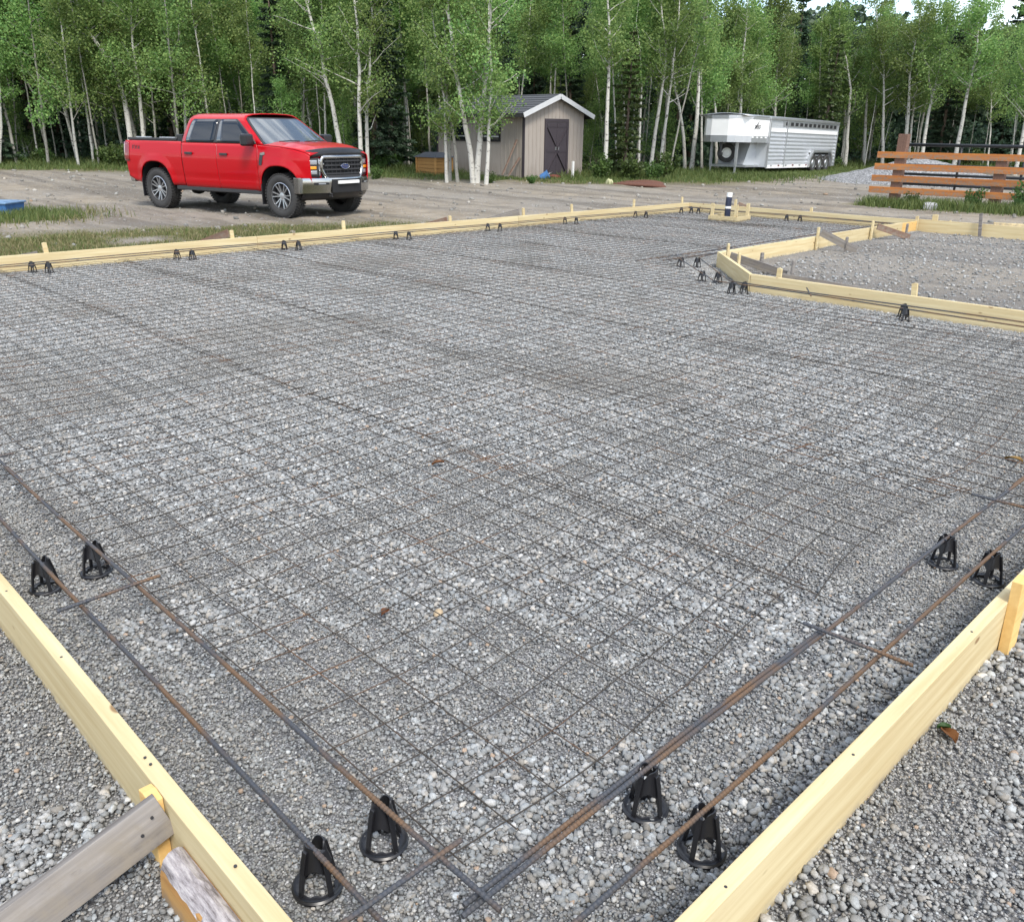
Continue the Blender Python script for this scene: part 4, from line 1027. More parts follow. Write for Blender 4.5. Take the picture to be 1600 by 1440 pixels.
for yc in (1.72, 3.55):
    mb = MB(); mb.box((-.015, yc, 1.62), (.05, .92, .72)); f_ = mb.build('window', M['ground_black'], shed)
    mb = MB(); mb.box((-.034, yc, 1.62), (.02, .78, .58)); mb.build('pane', M['window_black'], f_)
    mb = MB(); mb.box((-.05, yc, 1.44), (.03, .80, .045)); mb.box((-.05, yc, 1.80), (.03, .80, .03)); mb.build('bar', M['galv'], f_)
# honey coloured box
bx = thing('storage_box', 'honey coloured plank box with a dark hipped lid left of the shed', 'box', (20.75, 25.2, gz(20.8, 25.8)-.02), .0)
mb = MB()
for z in range(5): mb.box((.40, .55, .07+z*.13), (.80, 1.1, .122))
mb.build('box_body', M['wood_honey'], bx, bevel=.006)
mb = MB()
for (x, y) in ((0, 0), (.8, 0), (0, 1.1), (.8, 1.1)): mb.box((x, y, .33), (.07, .07, .66))
mb.build('corner_post', M['wood_honey'], bx, bevel=.006)
mb = MB(); mb.add([(-.1, -.1, .66), (.9, -.1, .66), (.9, 1.2, .66), (-.1, 1.2, .66), (.25, .2, .84), (.55, .2, .84), (.55, .9, .84), (.25, .9, .84)], [(0, 3, 2, 1), (4, 5, 6, 7), (0, 1, 5, 4), (1, 2, 6, 5), (2, 3, 7, 6), (3, 0, 4, 7)]); mb.build('lid', M['shingle'], bx)
# things lying at the shed
def lumpy(name, loc, sc, mat, label, cat, seed, amp=.16):
    V0, F0 = ico(4); rg = np.random.RandomState(seed); d = np.ones(len(V0))
    for q in range(5):
        k_ = rg.normal(0, 2.2, 3); d += amp*.5*np.sin(V0 @ k_+rg.rand()*6)
    V = V0*d[:, None]*np.array(sc); V[:, 2] = np.maximum(V[:, 2], -.2*sc[2])
    o = link(name, np_mesh(name, V, F0, mat, smooth=True)); o.location = loc; tag(o, label, cat); return o
bk = thing('bucket', 'bright blue bucket tipped against the shed front beside the door', 'bucket', (23.15, 21.9, gz(23, 22)+.08), .5)
bk.rotation_euler = (1.1, 0, .7)
mb = MB(); mb.lathe([(.0, -.15), (.13, -.15), (.165, .16), (.175, .16), (.175, .13)], 24, 'z'); mb.build('pail', M['blue'], bk, smooth='auto')
mb = MB(); mb.tube([(.17*math.cos(a), .02, .14+.17*math.sin(a)) for a in np.linspace(0, math.pi, 12)], .006, 6); mb.build('handle', M['galv'], bk)
lumpy('sack', (23.75, 22.0, gz(23, 22)), (.28, .16, .14), plain('maroon_cloth', (.16, .03, .03), .9, 0, .3, 8), 'dark red sack lying by the shed door', 'sack', 5)
lumpy('scrap_heap', (23.7, 18.3, gz(23.5, 18.5)-.03), (.42, .95, .20), M['rust'], 'low rusty brown heap on the gravel right of the shed', 'heap', 9, .3)
lumpy('rock', (23.2, 18.9, gz(23.3, 19)), (.13, .12, .16), plain('pale_stone', (.42, .42, .24), .9), 'yellowish rock beside the rusty heap', 'rock', 11)
for a, b, l, m in (((21.95, 22.95, SZ+.02), (22.54, 22.75, SZ+1.35), 'dark reddish plank leaning on the shed wall, the longer one', M['wood_brown']), ((22.05, 22.75, SZ+.02), (22.54, 22.6, SZ+.75), 'short reddish plank leaning on the shed wall beside a longer one', M['wood_brown'])):
    brace(a, b, .10, .035, m, l, 'leaning_plank'); bpy.data.objects[-1] if False else None
for k, (y0, y1, z, l, m) in enumerate(((23.0, 24.6, .05, 'dark plank lowest of the stack along the shed wall', M['wood_gray']), (22.7, 24.2, .12, 'grey plank on top of the stack along the shed wall', Gy))):
    brace((22.0, y0, SZ+z), (22.1, y1, SZ+z), .24, .06, m, l, 'stacked_plank')
stake(24.5, 21.75, SZ, .62, M['white'], 'white post stump standing in front of the shed door', w=.07, t=.07, name='post_stump')

# ------------------------------------------------------------------ horse trailer (x forward towards its nose)
tr = thing('livestock_trailer', 'silver gooseneck livestock trailer with white nose parked at the wood\'s edge', 'trailer', (39.45, 20.0, gz(36, 20)), math.pi+.115)
# local: x forward along heading, y left. near side is local +y? heading -X: left is -Y, towards the camera
TL, TW = 7.70, 1.0
tr.location.z = .02
pitch = -.012; tr.rotation_euler = (0, pitch, math.pi+.115)
zb, ztp = .20, 2.05
mb = MB(); mb.box((TL/2, 0, (zb+ztp)/2), (TL, 2*TW, ztp-zb)); bd = mb.build('body', M['alu'], tr)
mb = MB()
for sg in (-1, 1):
    z = zb+.16
    while z < 1.46:
        mb.grid([[(x, sg*(TW+.002), z-.05), (x, sg*(TW+.03), z-.02), (x, sg*(TW+.03), z+.02), (x, sg*(TW+.002), z+.05)] for x in (.05, TL-.05)]); z += .145
mb.build('side_ribs', M['alu'], bd)
for sg in (-1, 1):
    mb = MB(); mb.box((TL/2, sg*(TW+.02), 1.60), (TL-.1, .03, .14)); mb.build('white_band', M['white'], bd)
    mb = MB(); mb.box((TL/2-.6, sg*(TW+.012), 1.84), (TL-1.5, .016, .18)); vs_ = mb.build('vent_strip', M['galv'], bd)
    for k in range(12): x = .45+k*.50; mb = MB(); mb.box((x, sg*(TW+.022), 1.85), (.30, .012, .13)); mb.build('vent_slot', M['ground_black'], vs_)
    for x in (TL-.06, TL-1.75, .06): mb = MB(); mb.box((x, sg*(TW+.035), (zb+ztp)/2), (.09, .05, ztp-zb)); mb.build('upright', M['galv'], bd)
    mb = MB(); mb.box((TL/2, sg*(TW+.03), ztp-.03), (TL+.04, .07, .10)); mb.build('top_rail', M['galv'], bd, bevel=.02)
    mb = MB(); mb.box((TL/2+.6, sg*(TW+.02), zb+.02), (TL-1.3, .05, .12)); rr = mb.build('bottom_rail', M['white'], bd)
    for k in range(6): mb = MB(); mb.box((TL-.5-k*.75, sg*(TW+.05), zb+.06), (.16, .015, .05)); mb.build('reflector', M['red_lens'] if k % 2 else M['galv'], rr)
    # triple axle under a mudguard
    mb = MB(); px_ = [(.55, zb-.02), (.55, .55), (.85, .86), (2.95, .86), (3.3, .55), (3.3, zb-.02), (3.18, zb-.02), (3.18, .52), (2.90, .77), (.90, .77), (.68, .52), (.68, zb-.02)]
    mb.prism(px_, sg*(TW+.001), sg*(TW+.14), 'xz'); mb.build('mudguard', M['galv'], tr)
    mb = MB(); mb.box((1.93, sg*(TW+.006), .47), (2.5, .03, .64)); mb.build('wheel_well', M['ground_black'], tr)
    for x in (1.14, 1.93, 2.72):
        mb = MB(); mb.lathe([(.20, -.08), (.30, -.10), (.36, -.07), (.36, .07), (.30, .10), (.20, .08)], 28, 'y', (x, sg*(TW+.0), .33)); w_ = mb.build('wheel', M['rubber'], tr, smooth='auto')
        mb = MB(); mb.lathe([(.205, sg*.07), (.16, sg*.05), (.13, sg*.085), (.05, sg*.09), (0, sg*.09)], 20, 'y', (x, sg*(TW+.0), .33)); mb.build('rim', M['galv'], w_, smooth='auto')
mb = MB(); mb.grid([[(x, y, ztp+.10*(1-(y/1.02)**2)) for y in np.linspace(-1.02, 1.02, 9)] for x in np.linspace(-.05, TL+2.0, 12)]); mb.build('roof', M['galv'], bd, smooth=True, solid=.03)
# tapered nose over the hitch
nz0, nz1 = 1.13, ztp
def nosepoly(o): return [(TL, -TW-o), (TL+1.55, -TW-o), (TL+2.15, -.62-o*.5), (TL+2.25+o, -.35), (TL+2.25+o, .35), (TL+2.15, .62+o*.5), (TL+1.55, TW+o), (TL, TW+o)]
mb = MB(); mb.prism(nosepoly(0), nz0, nz1, 'xy'); ns = mb.build('nose', M['white'], tr)
mb = MB(); mb.prism(nosepoly(.012), nz0-.02, nz0+.22, 'xy'); nb = mb.build('nose_band', M['galv'], ns)
mb = MB(); mb.prism(nosepoly(.015), nz1-.10, nz1+.02, 'xy'); mb.build('nose_cap', M['galv'], ns)
for k in range(4):
    mb = MB(); mb.box((TL+.25+k*.4, TW+.018, nz0+.17), (.15, .014, .05)); mb.build('reflector', M['white'], nb)
mb = MB(); mb.prism([(TL, zb), (TL+.95, zb+.02), (TL+1.05, zb+.1), (TL+.55, nz0), (TL, nz0)], -.55, .55, 'xz'); mb.build('front_bulkhead', M['alu'], tr)
mb = MB(); mb.box((TL+.5, 0, zb+.04), (1.6, 1.5, .08)); mb.build('step_plate', M['galv'], tr)
mb = MB(); mb.lathe([(.19, -.09), (.30, -.11), (.36, -.08), (.36, .08), (.30, .11), (.19, .09)], 28, 'y'); sp_ = mb.build('spare_wheel', M['rubber'], tr, smooth='auto', loc=(TL+1.25, -.10, .72), rot=(0, 0, -1.15))
mb = MB(); mb.lathe([(.195, .08), (.15, .06), (.13, .09), (.06, .10), (0, .10)], 20, 'y'); mb.lathe([(.195, -.08), (.15, -.06), (.13, -.09), (.06, -.10), (0, -.10)], 20, 'y'); mb.build('rim', M['white'], sp_, smooth='auto')
for y in (-.5, .55):
    mb = MB(); mb.box((TL+1.75, y, .68), (.09, .09, .9)); mb.box((TL+1.75, y, .21), (.06, .06, .5)); mb.box((TL+1.75, y, -.02), (.25, .25, .03)); mb.build('jack_leg', M['galv'], tr)
mb = MB(); mb.tube([(TL+2.0, 0, nz0), (TL+2.0, 0, .70)], .05, 10); mb.box((TL+2.0, 0, .68), (.14, .14, .1)); mb.build('coupler', M['dark_trim'], tr)
cam_side = 1
text('exiss', 'lettering', .30, M['dark_trim'], ns, frame((-.993, .12, 0), (0, 0, 1), (.12, .993, 0), (TL+1.20, TW+.012, 1.70)), .3, .002)
mb = MB(); mb.tube([(TL+1.35, TW+.012, 1.58), (TL+1.15, TW+.012, 1.72), (TL+.98, TW+.012, 1.88)], [.008, .02, .006], 6); mb.build('swoosh', M['dark_trim'], ns)

# ------------------------------------------------------------------ gravel pile
Xp, Yp = np.meshgrid(np.linspace(-4, 4, 60), np.linspace(-4, 4, 60), indexing='ij')
rr_ = np.hypot(Xp, Yp*.85); hz = .82*np.maximum(0, 1-rr_/3.0)**1.05*(1+.25*(fbm(Xp*.9+4, Yp*.9)-.5)) + .05*(vnoise(Xp*5, Yp*5)-.5)*(rr_ < 3.0)
hz = np.where(rr_ < 3.1, hz, -.15)
idp = np.arange(3600).reshape(60, 60); Fp = np.stack([idp[:-1, :-1], idp[1:, :-1], idp[1:, 1:], idp[:-1, 1:]], -1).reshape(-1, 4)
o = link('gravel_pile', np_mesh('gravel_pile', np.stack([Xp, Yp, hz], -1).reshape(-1, 3), Fp, M['pile'], smooth=True)); o.location = (33.4, 12.6, gz(33, 13)+.02)
tag(o, 'pale heap of gravel between the silver trailer and the orange fence', 'gravel pile')

# ------------------------------------------------------------------ fences
fz = gz(23, 8)
fe = thing('rail_fence', 'orange stained rail fence of four wide rails on brown posts', 'fence', (23.0, 9.25, fz+.05))
FD = Vector((.02, -1, 0)); 
for k, (s, h) in enumerate(((.12, 1.68), (2.55, 1.16), (5.0, 1.16), (7.4, 1.16))):
    mb = MB(); p = FD*s; mb.box((p.x+.10, p.y, h/2-.05), (.20, .24, h+.1)); mb.build('post', M['wood_brown'], fe, bevel=.01)
for z in (.30, .59, .88, 1.17):
    mb = MB(); a, b = FD*-(.22+.03*(4-z*3)), FD*7.6; mb.box((3.8, 0, 0), (7.9+.0*z, .035, .155))
    o = mb.build('rail', M['wood_orange'], fe, bevel=.004); o.location = (-.025, .30+.06*(1.2-z)/.3*.5, z+.0); o.rotation_euler = (0, 0, math.atan2(FD.y, FD.x))
pf = thing('pipe_fence', 'black pipe rail fence standing behind the orange one', 'fence', (28.6, 11.6, gz(28, 10)))
for s in (.2, 2.0, 3.8, 5.6, 7.4): mb = MB(); mb.tube([(0, -s, -.05), (0, -s, 1.42)], .035, 10); mb.build('post', M['black_metal'], pf, smooth=True)
for z in (.25, .55, .82, 1.10, 1.42): mb = MB(); mb.tube([(0, -.2, z), (0, -7.4, z)], .048 if z > 1.3 else .04, 10); mb.build('rail', M['black_metal'], pf, smooth=True)
o = MB(); o.box((0, 0, .06), (.5, .32, .14)); o.box((0, 0, .12), (.4, .24, .06)); o = o.build('concrete_block', M['galv'] if False else plain('concrete', (.36, .36, .36), .9), loc=(22.35, 7.9, fz), rot=(0, 0, .4), bevel=.02); tag(o, 'grey concrete block in the grass in front of the orange fence', 'block')
# blue tub at the left
tb = thing('plastic_tub', 'faded blue lidded plastic tub in the grass at the photo\'s left edge', 'tub', (4.55, 19.05, gz(4.5, 19)-.02), .75)
mb = MB(); mb.add([(x*.29, y*.24, 0) for x, y in ((-1, -1), (1, -1), (1, 1), (-1, 1))]+[(x*.33, y*.28, .27) for x, y in ((-1, -1), (1, -1), (1, 1), (-1, 1))], [(0, 3, 2, 1), (0, 1, 5, 4), (1, 2, 6, 5), (2, 3, 7, 6), (3, 0, 4, 7), (4, 5, 6, 7)]); mb.build('tub_body', M['blue'], tb, bevel=.02)
mb = MB(); mb.box((0, 0, .285), (.71, .61, .035)); mb.box((0, 0, .305), (.52, .42, .02)); mb.build('lid', plain('faded_blue', (.13, .22, .34), .6, 0, .3, 6), tb, bevel=.012)

# ------------------------------------------------------------------ trees
def leaves(rng, C, size, hang=.5, aspect=.8):
    """one small diamond-shaped leaf per row of C (n,3)"""
    n = len(C); a = rng.rand(n)*2*np.pi; el = rng.normal(-.35*hang, .75, n)
    d = np.stack([np.cos(a)*np.cos(el), np.sin(a)*np.cos(el), np.sin(el)], 1)
    r = rng.normal(0, 1, (n, 3)); s = np.cross(d, r); s /= np.linalg.norm(s, axis=1)[:, None]+1e-9
    L = size*rng.uniform(.65, 1.25, n)[:, None]
    V = np.stack([C-d*L*.5, C+s*L*.5*aspect, C+d*L*.5, C-s*L*.5*aspect], 1).reshape(-1, 3)
    F = np.arange(4*n).reshape(n, 4); return V, F
def cluster_pts(rng, c, r, n, flat=.8):
    p = rng.normal(0, 1, (n, 3)); p /= np.linalg.norm(p, axis=1)[:, None]+1e-9
    return np.array(c)+p*(rng.rand(n, 1)**.45)*np.array([r, r, r*flat])
def aspen_parts(P, rad, H, rng, nb=20, low=.30, spread=1.0, dens=1.0, leaf=.085):
    """trunk path P (list of 3D points), grown to height H; returns the trunk mesh builder and leaf arrays"""
    P = [Vector(p) for p in P]; base = P[0].z
    d = (P[-1]-P[-2]).normalized() if len(P) > 1 else Vector((0, 0, 1)); d = (d*.5+Vector((0, 0, .5))).normalized()
    while P[-1].z-base < H-.8:
        P.append(P[-1]+d*.8+Vector((rng.normal(0, .06), rng.normal(0, .06), 0))); d = (d*.8+Vector((0, 0, .2))).normalized()
    # resample
    Q = [P[0]-Vector((0, 0, .15))]
    for a, b in zip(P[:-1], P[1:]):
        m = max(1, int((b-a).length/.45))
        for k in range(m): Q.append(a.lerp(b, k/m)+Vector((rng.normal(0, .008), rng.normal(0, .008), 0)))
    Q.append(P[-1]); n = len(Q); Hh = Q[-1].z-base
    tr_ = [max(.010, rad*(1.08-.98*max(0, (q.z-base)/Hh)**.9)) for q in Q]; tr_[0] *= 1.35; tr_[1] *= 1.12
    mb = MB(); mb.tube(Q, tr_, 8); LC = []
    for k in range(nb):
        t = low+(.98-low)*((k+rng.rand())/nb); i = min(n-2, int(t*(n-1))); p = Q[i].lerp(Q[i+1], rng.rand()); r0 = tr_[i]
        a = rng.rand()*6.283; up = .35+.5*t+rng.normal(0, .15)
        L = spread*(1.55-1.05*max(0, t-.35))*rng.uniform(.6, 1.15)
        dv = Vector((math.cos(a), math.sin(a), up)).normalized(); pts = [p]; cur = p.copy()
        for q in range(4):
            dv = (dv+Vector((rng.normal(0, .16), rng.normal(0, .16), rng.normal(.06, .12)))).normalized(); cur = cur+dv*L/4; pts.append(cur.copy())
        mb.tube(pts, [min(r0*.5, .03)*(1-q/4.6) for q in range(5)], 4, False)
        if t > low+.02:
            for q in (1, 2, 3, 4):
                m = int(dens*rng.uniform(46, 92)); LC.append(cluster_pts(rng, pts[q], L*.32+.14, m))
    LC.append(cluster_pts(rng, Q[-1], .45, int(120*dens), 1.3))
    return mb, np.concatenate(LC), Q
def make_leafmesh(name, C, rng, size, mat, **kw):
    V, F = leaves(rng, C, size, **kw); t = np.repeat(rng.beta(1.6, 1.8, len(C)), 4)
    return np_mesh(name, V, F, mat, t)
def trunk_mesh(mb, mat):
    me = bpy.data.meshes.new('trunk'); me.from_pydata(mb.v, [], mb.f); me.materials.append(mat); me.polygons.foreach_set('use_smooth', [True]*len(me.polygons)); me.update(); return me
def make_tree(name, label, cat, loc, group, parts, kindname):
    t = thing(name, label, cat, loc, 0, group)
    for nm, me in parts: link(nm, me, t)
    return t
# single trees one can point to: trunk path as it stands in the yard's coordinates
TREES=[
 (0.146,[(14.21, 36.84, -0.04), (14.29, 36.77, 1.19), (14.29, 36.77, 2.56), (14.13, 36.92, 3.61), (13.85, 37.2, 4.29), (13.56, 37.48, 4.92)],"thick white aspen leaning far left above the truck's tailgate"),
 (0.089,[(14.64, 37.26, -0.06), (14.68, 37.22, 1.24), (14.56, 37.34, 2.7), (14.44, 37.46, 3.29)],'thin grey aspen leaning left just right of the thick leaning one at the tailgate'),
 (0.117,[(14.63, 36.43, -0.03), (14.68, 36.38, 1.25), (14.73, 36.33, 3.15), (14.74, 36.32, 3.73), (14.71, 36.35, 4.49), (14.8, 36.26, 5.65), (14.93, 36.13, 6.75)],'wavy white aspen rising straight above the truck bed, forked halfway up'),
 (0.079,[(16.47, 38.83, -0.09), (16.47, 38.83, 1.19), (16.39, 38.91, 2.79), (16.37, 38.92, 3.6)],'thin grey aspen leaning left above the middle of the truck bed'),
 (0.092,[(16.51, 37.38, -0.1), (16.57, 37.32, 1.38), (16.62, 37.28, 3.14), (16.75, 37.15, 4.95)],"pale aspen close to the truck's rear cab edge, left of a straighter one"),
 (0.09,[(16.27, 36.22, -0.05), (16.39, 36.09, 1.76), (16.51, 35.97, 3.93), (16.47, 36.02, 4.68), (16.56, 35.93, 6.01)],'straight white aspen directly behind the back of the red cab'),
 (0.079,[(17.76, 37.55, -0.12), (17.86, 37.46, 2.25), (17.91, 37.41, 3.94)],'slim pale aspen rising behind the rear part of the red cab roof'),
 (0.121,[(18.79, 28.11, 0.09), (18.64, 28.26, 1.02), (18.51, 28.38, 2.34), (18.37, 28.52, 3.27), (18.29, 28.6, 4.36), (18.16, 28.74, 4.88), (18.01, 28.89, 5.69)],"thick white aspen leaning left over the truck's bonnet"),
 (0.104,[(18.62, 26.87, 0.09), (18.63, 26.87, 1.58), (18.68, 26.81, 3.48), (18.69, 26.81, 4.89), (18.64, 26.86, 5.68), (18.66, 26.84, 6.45)],"tall straight white aspen beside the truck's grille with short side branches"),
 (0.093,[(19.08, 27.12, 0.12), (19.11, 27.1, 1.81), (19.18, 27.03, 2.88), (19.25, 26.96, 3.51), (19.3, 26.9, 4.54)],"straight white aspen a little right of the tallest one at the truck's grille"),
 (0.088,[(19.58, 31.55, 0.05), (19.53, 31.59, 1.69), (19.47, 31.65, 2.95), (19.38, 31.74, 3.92)],'slim white aspen seen just above the windscreen, leaning slightly left'),
 (0.077,[(22.01, 31.96, -0.01), (21.9, 32.07, 1.21), (21.72, 32.24, 2.6), (21.55, 32.41, 3.09)],"dim grey aspen bending left behind the truck's bonnet"),
 (0.126,[(23.6, 31.8, -0.08), (23.65, 31.75, 1.62), (23.68, 31.72, 3.41), (23.77, 31.63, 4.66)],'stout shaded grey aspen standing left of the honey coloured box'),
 (0.097,[(24.66, 32.15, -0.06), (24.67, 32.15, 1.89), (24.79, 32.03, 3.59)],'slender shaded aspen behind the honey coloured wooden box'),
 (0.095,[(19.54, 21.75, 0.0), (19.46, 21.84, 0.93), (19.34, 21.95, 1.81), (19.23, 22.06, 2.67), (19.13, 22.16, 3.33), (19.07, 22.22, 4.25)],"thick white aspen leaning left in front of the shed's long wall"),
 (0.107,[(19.62, 21.68, 0.0), (19.67, 21.63, 0.93), (19.74, 21.56, 1.91), (19.8, 21.5, 2.78), (19.86, 21.44, 3.34), (19.9, 21.4, 4.09)],'thick white aspen crossing at its foot with the left leaning one before the shed'),
 (0.07,[(19.58, 21.16, -0.01), (19.62, 21.11, 1.04), (19.65, 21.09, 2.01), (19.68, 21.06, 2.67), (19.69, 21.05, 3.32)],"upright thin white aspen nearest to the shed's dark window"),
 (0.06,[(19.49, 22.51, 0.01), (19.45, 22.55, 0.81), (19.38, 22.61, 1.61), (19.28, 22.71, 2.3)],'thin white aspen before the shed leaning slightly left, right of a grey one'),
 (0.06,[(19.23, 22.77, 0.05), (19.21, 22.78, 1.21), (19.21, 22.78, 2.4), (19.14, 22.85, 3.01)],'thin straight pale aspen near the left end of the shed'),
 (0.061,[(19.63, 23.07, 0.01), (19.63, 23.07, 1.61), (19.63, 23.07, 3.0), (19.61, 23.09, 3.78)],"greyish straight aspen between two thin white ones at the shed's left window"),
 (0.104,[(24.99, 20.6, 0.33), (24.96, 20.62, 1.9), (24.96, 20.62, 3.78), (24.92, 20.67, 4.89), (24.84, 20.74, 5.78), (24.81, 20.77, 6.55)],'tall straight white aspen growing up through the spruce right of the shed'),
 (0.071,[(28.25, 21.59, 0.24), (28.22, 21.62, 1.72), (28.2, 21.64, 3.33), (28.09, 21.76, 4.62)],'slim straight aspen a few steps right of the spruce by the shed'),
 (0.1,[(28.58, 21.26, 0.2), (28.66, 21.19, 1.61), (28.76, 21.09, 3.0), (28.8, 21.05, 3.9), (28.77, 21.09, 4.9), (28.62, 21.23, 5.65)],'curving pale aspen with an upper branch to the right, between shed and trailer'),
 (0.085,[(28.84, 21.01, 0.18), (28.91, 20.94, 1.61), (28.99, 20.87, 3.12), (29.02, 20.83, 4.02)],'thin aspen leaning right between the shed and the trailer, near the curving one'),
 (0.09,[(31.25, 21.44, 0.2), (31.13, 21.57, 1.38), (30.94, 21.75, 2.53), (30.77, 21.91, 3.21)],"pale aspen leaning left a short way left of the trailer's nose"),
 (0.117,[(30.59, 20.69, 0.23), (30.64, 20.64, 1.75), (30.62, 20.66, 3.17), (30.58, 20.7, 3.87), (30.66, 20.62, 4.78)],"white aspen with dark knots just left of the trailer's nose"),
 (0.077,[(32.6, 21.51, 0.17), (32.48, 21.64, 1.77), (32.34, 21.77, 3.88), (32.31, 21.8, 5.2)],"thin straight aspen right behind the trailer's nose"),
 (0.095,[(33.92, 21.62, 0.14), (33.73, 21.81, 2.3), (33.49, 22.05, 4.07), (33.34, 22.19, 5.05)],"wavy pale aspen rising above the front of the trailer's white nose"),
 (0.133,[(36.36, 22.02, 0.09), (36.23, 22.15, 2.35), (36.13, 22.25, 4.73), (36.15, 22.23, 6.01), (36.09, 22.29, 7.26)],"tall bright white aspen above the trailer's nose with forked upper limbs"),
 (0.085,[(37.04, 22.75, 0.05), (36.79, 23.0, 2.5), (36.56, 23.23, 3.73)],'slim grey aspen just left of the tall bright one above the trailer'),
 (0.087,[(38.84, 22.38, 0.09), (38.59, 22.64, 2.4), (38.32, 22.89, 4.02)],"thin aspen behind the front of the trailer's ribbed side, left of its twin"),
 (0.087,[(38.95, 22.27, 0.09), (38.76, 22.46, 2.4), (38.58, 22.65, 3.58), (38.38, 22.84, 4.35)],"thin bent aspen behind the front of the trailer's ribbed side"),
 (0.107,[(40.24, 22.41, 0.07), (40.09, 22.56, 2.29), (39.97, 22.67, 3.86), (39.99, 22.66, 4.93)],'forked pale aspen above the middle of the trailer roof'),
 (0.111,[(43.8, 21.71, 0.1), (43.58, 21.92, 2.2), (43.44, 22.06, 4.29), (43.23, 22.27, 5.45)],'smooth grey aspen rising over the rear end of the trailer roof'),
 (0.107,[(42.25, 20.43, 0.16), (42.14, 20.54, 1.88), (42.01, 20.66, 2.9), (41.8, 20.87, 4.03)],"wavy thin aspen at the trailer's rear corner"),
 (0.109,[(43.64, 20.46, 0.17), (43.52, 20.58, 1.9), (43.39, 20.71, 3.08), (43.18, 20.92, 3.81), (43.01, 21.08, 4.52)],'pale aspen between trailer and gravel pile bending left at its top'),
 (0.124,[(42.77, 19.92, 0.2), (42.65, 20.03, 2.33), (42.57, 20.11, 3.62), (42.3, 20.37, 4.88), (41.96, 20.72, 5.89)],'big forked pale aspen between trailer and gravel pile'),
 (0.109,[(44.4, 19.71, 0.21), (44.22, 19.89, 2.21), (44.14, 19.97, 3.68), (44.2, 19.91, 4.68)],'pale aspen above the gravel pile leaning slightly right'),
 (0.074,[(45.54, 20.0, 0.22), (45.51, 20.02, 2.23), (45.53, 20.0, 3.43)],'thin grey aspen above the gravel pile leaning strongly right'),
 (0.104,[(43.11, 18.18, 0.28), (42.77, 18.51, 3.31), (42.59, 18.69, 4.82), (42.3, 18.97, 5.63)],"straight white aspen directly behind the fence's tall end post"),
 (0.136,[(42.82, 17.06, 0.26), (42.69, 17.19, 2.46), (42.54, 17.33, 4.1), (42.51, 17.36, 5.03), (42.55, 17.32, 5.81)],'thick white aspen, left of a close pair behind the orange fence'),
 (0.086,[(43.47, 17.11, 0.25), (43.33, 17.26, 2.75), (43.19, 17.4, 4.67), (43.28, 17.3, 5.21)],'thin white aspen, right of a close pair behind the orange fence'),
 (0.087,[(44.25, 17.06, 0.24), (44.2, 17.1, 1.78), (44.22, 17.08, 2.63), (44.22, 17.08, 3.61)],'very thin grey aspen leaning right behind the orange fence'),
 (0.116,[(42.37, 16.1, 0.24), (42.33, 16.14, 2.45), (42.39, 16.07, 3.79), (42.43, 16.04, 4.31), (42.38, 16.09, 5.09), (42.44, 16.03, 5.86)],'white aspen with a gentle curve near the middle of the orange fence'),
 (0.13,[(42.43, 14.64, 0.24), (42.43, 14.63, 1.65), (42.41, 14.65, 3.36), (42.46, 14.61, 4.26), (42.46, 14.6, 5.15), (42.38, 14.68, 6.14)],'tall white aspen behind the fence leaning right with several bare side limbs'),
 (0.108,[(42.25, 12.0, 0.33), (42.24, 12.01, 1.54), (42.21, 12.04, 2.8), (42.1, 12.15, 4.4)],"white aspen at the photo's right edge behind the fence"),
 (0.071,[(10.05, 39.54, -0.06), (10.3, 39.3, 1.43), (10.46, 39.13, 2.82), (10.46, 39.14, 3.5), (10.45, 39.15, 4.61)],"pale aspen at the photo's left edge"),
 (0.075,[(12.2, 40.23, 0.06), (12.07, 40.35, 1.69), (12.03, 40.39, 2.79), (11.81, 40.61, 3.5)],'leaning grey aspen in the bright leafy edge left of the truck'),
]

rngt = np.random.RandomState(77)
for k, (r, P, label) in enumerate(TREES):
    b = P[0]; base = (b[0], b[1], gz(b[0], b[1])-.02)
    loc = [(p[0]-b[0], p[1]-b[1], max(0.0, p[2]-base[2]) if i else 0.0) for i, p in enumerate(P)]
    lat = (b[0]+.5)*.712-(b[1]+.6)*.702
    H = rngt.uniform(8.2, 9.8) if lat < 8 else rngt.uniform(6.5, 7.6)
    thin = r < .085
    low = rngt.uniform(.30, .44) if lat < 2 else rngt.uniform(.44, .56); r *= .82
    if b[1] > 20 and 18 < b[0] < 22.5 and b[1] < 26: low = .31; r *= 1.15
    gray = 'grey' in label or 'shaded' in label  # trunks called shaded get their shade from the darker bark colour
    mb, C, Q = aspen_parts(loc, r, H*(.8 if thin else 1), rngt, 15 if thin else 22, low, .8 if thin else 1.05, .95, .085)
    nm = 'aspen_tree'
    make_tree(nm, label, 'aspen', base, None, (('trunk', trunk_mesh(mb, M['bark_gray_or_shaded' if gray else 'bark'])), ('crown', make_leafmesh('crown', C, rngt, .085, M['leaf']))), nm)
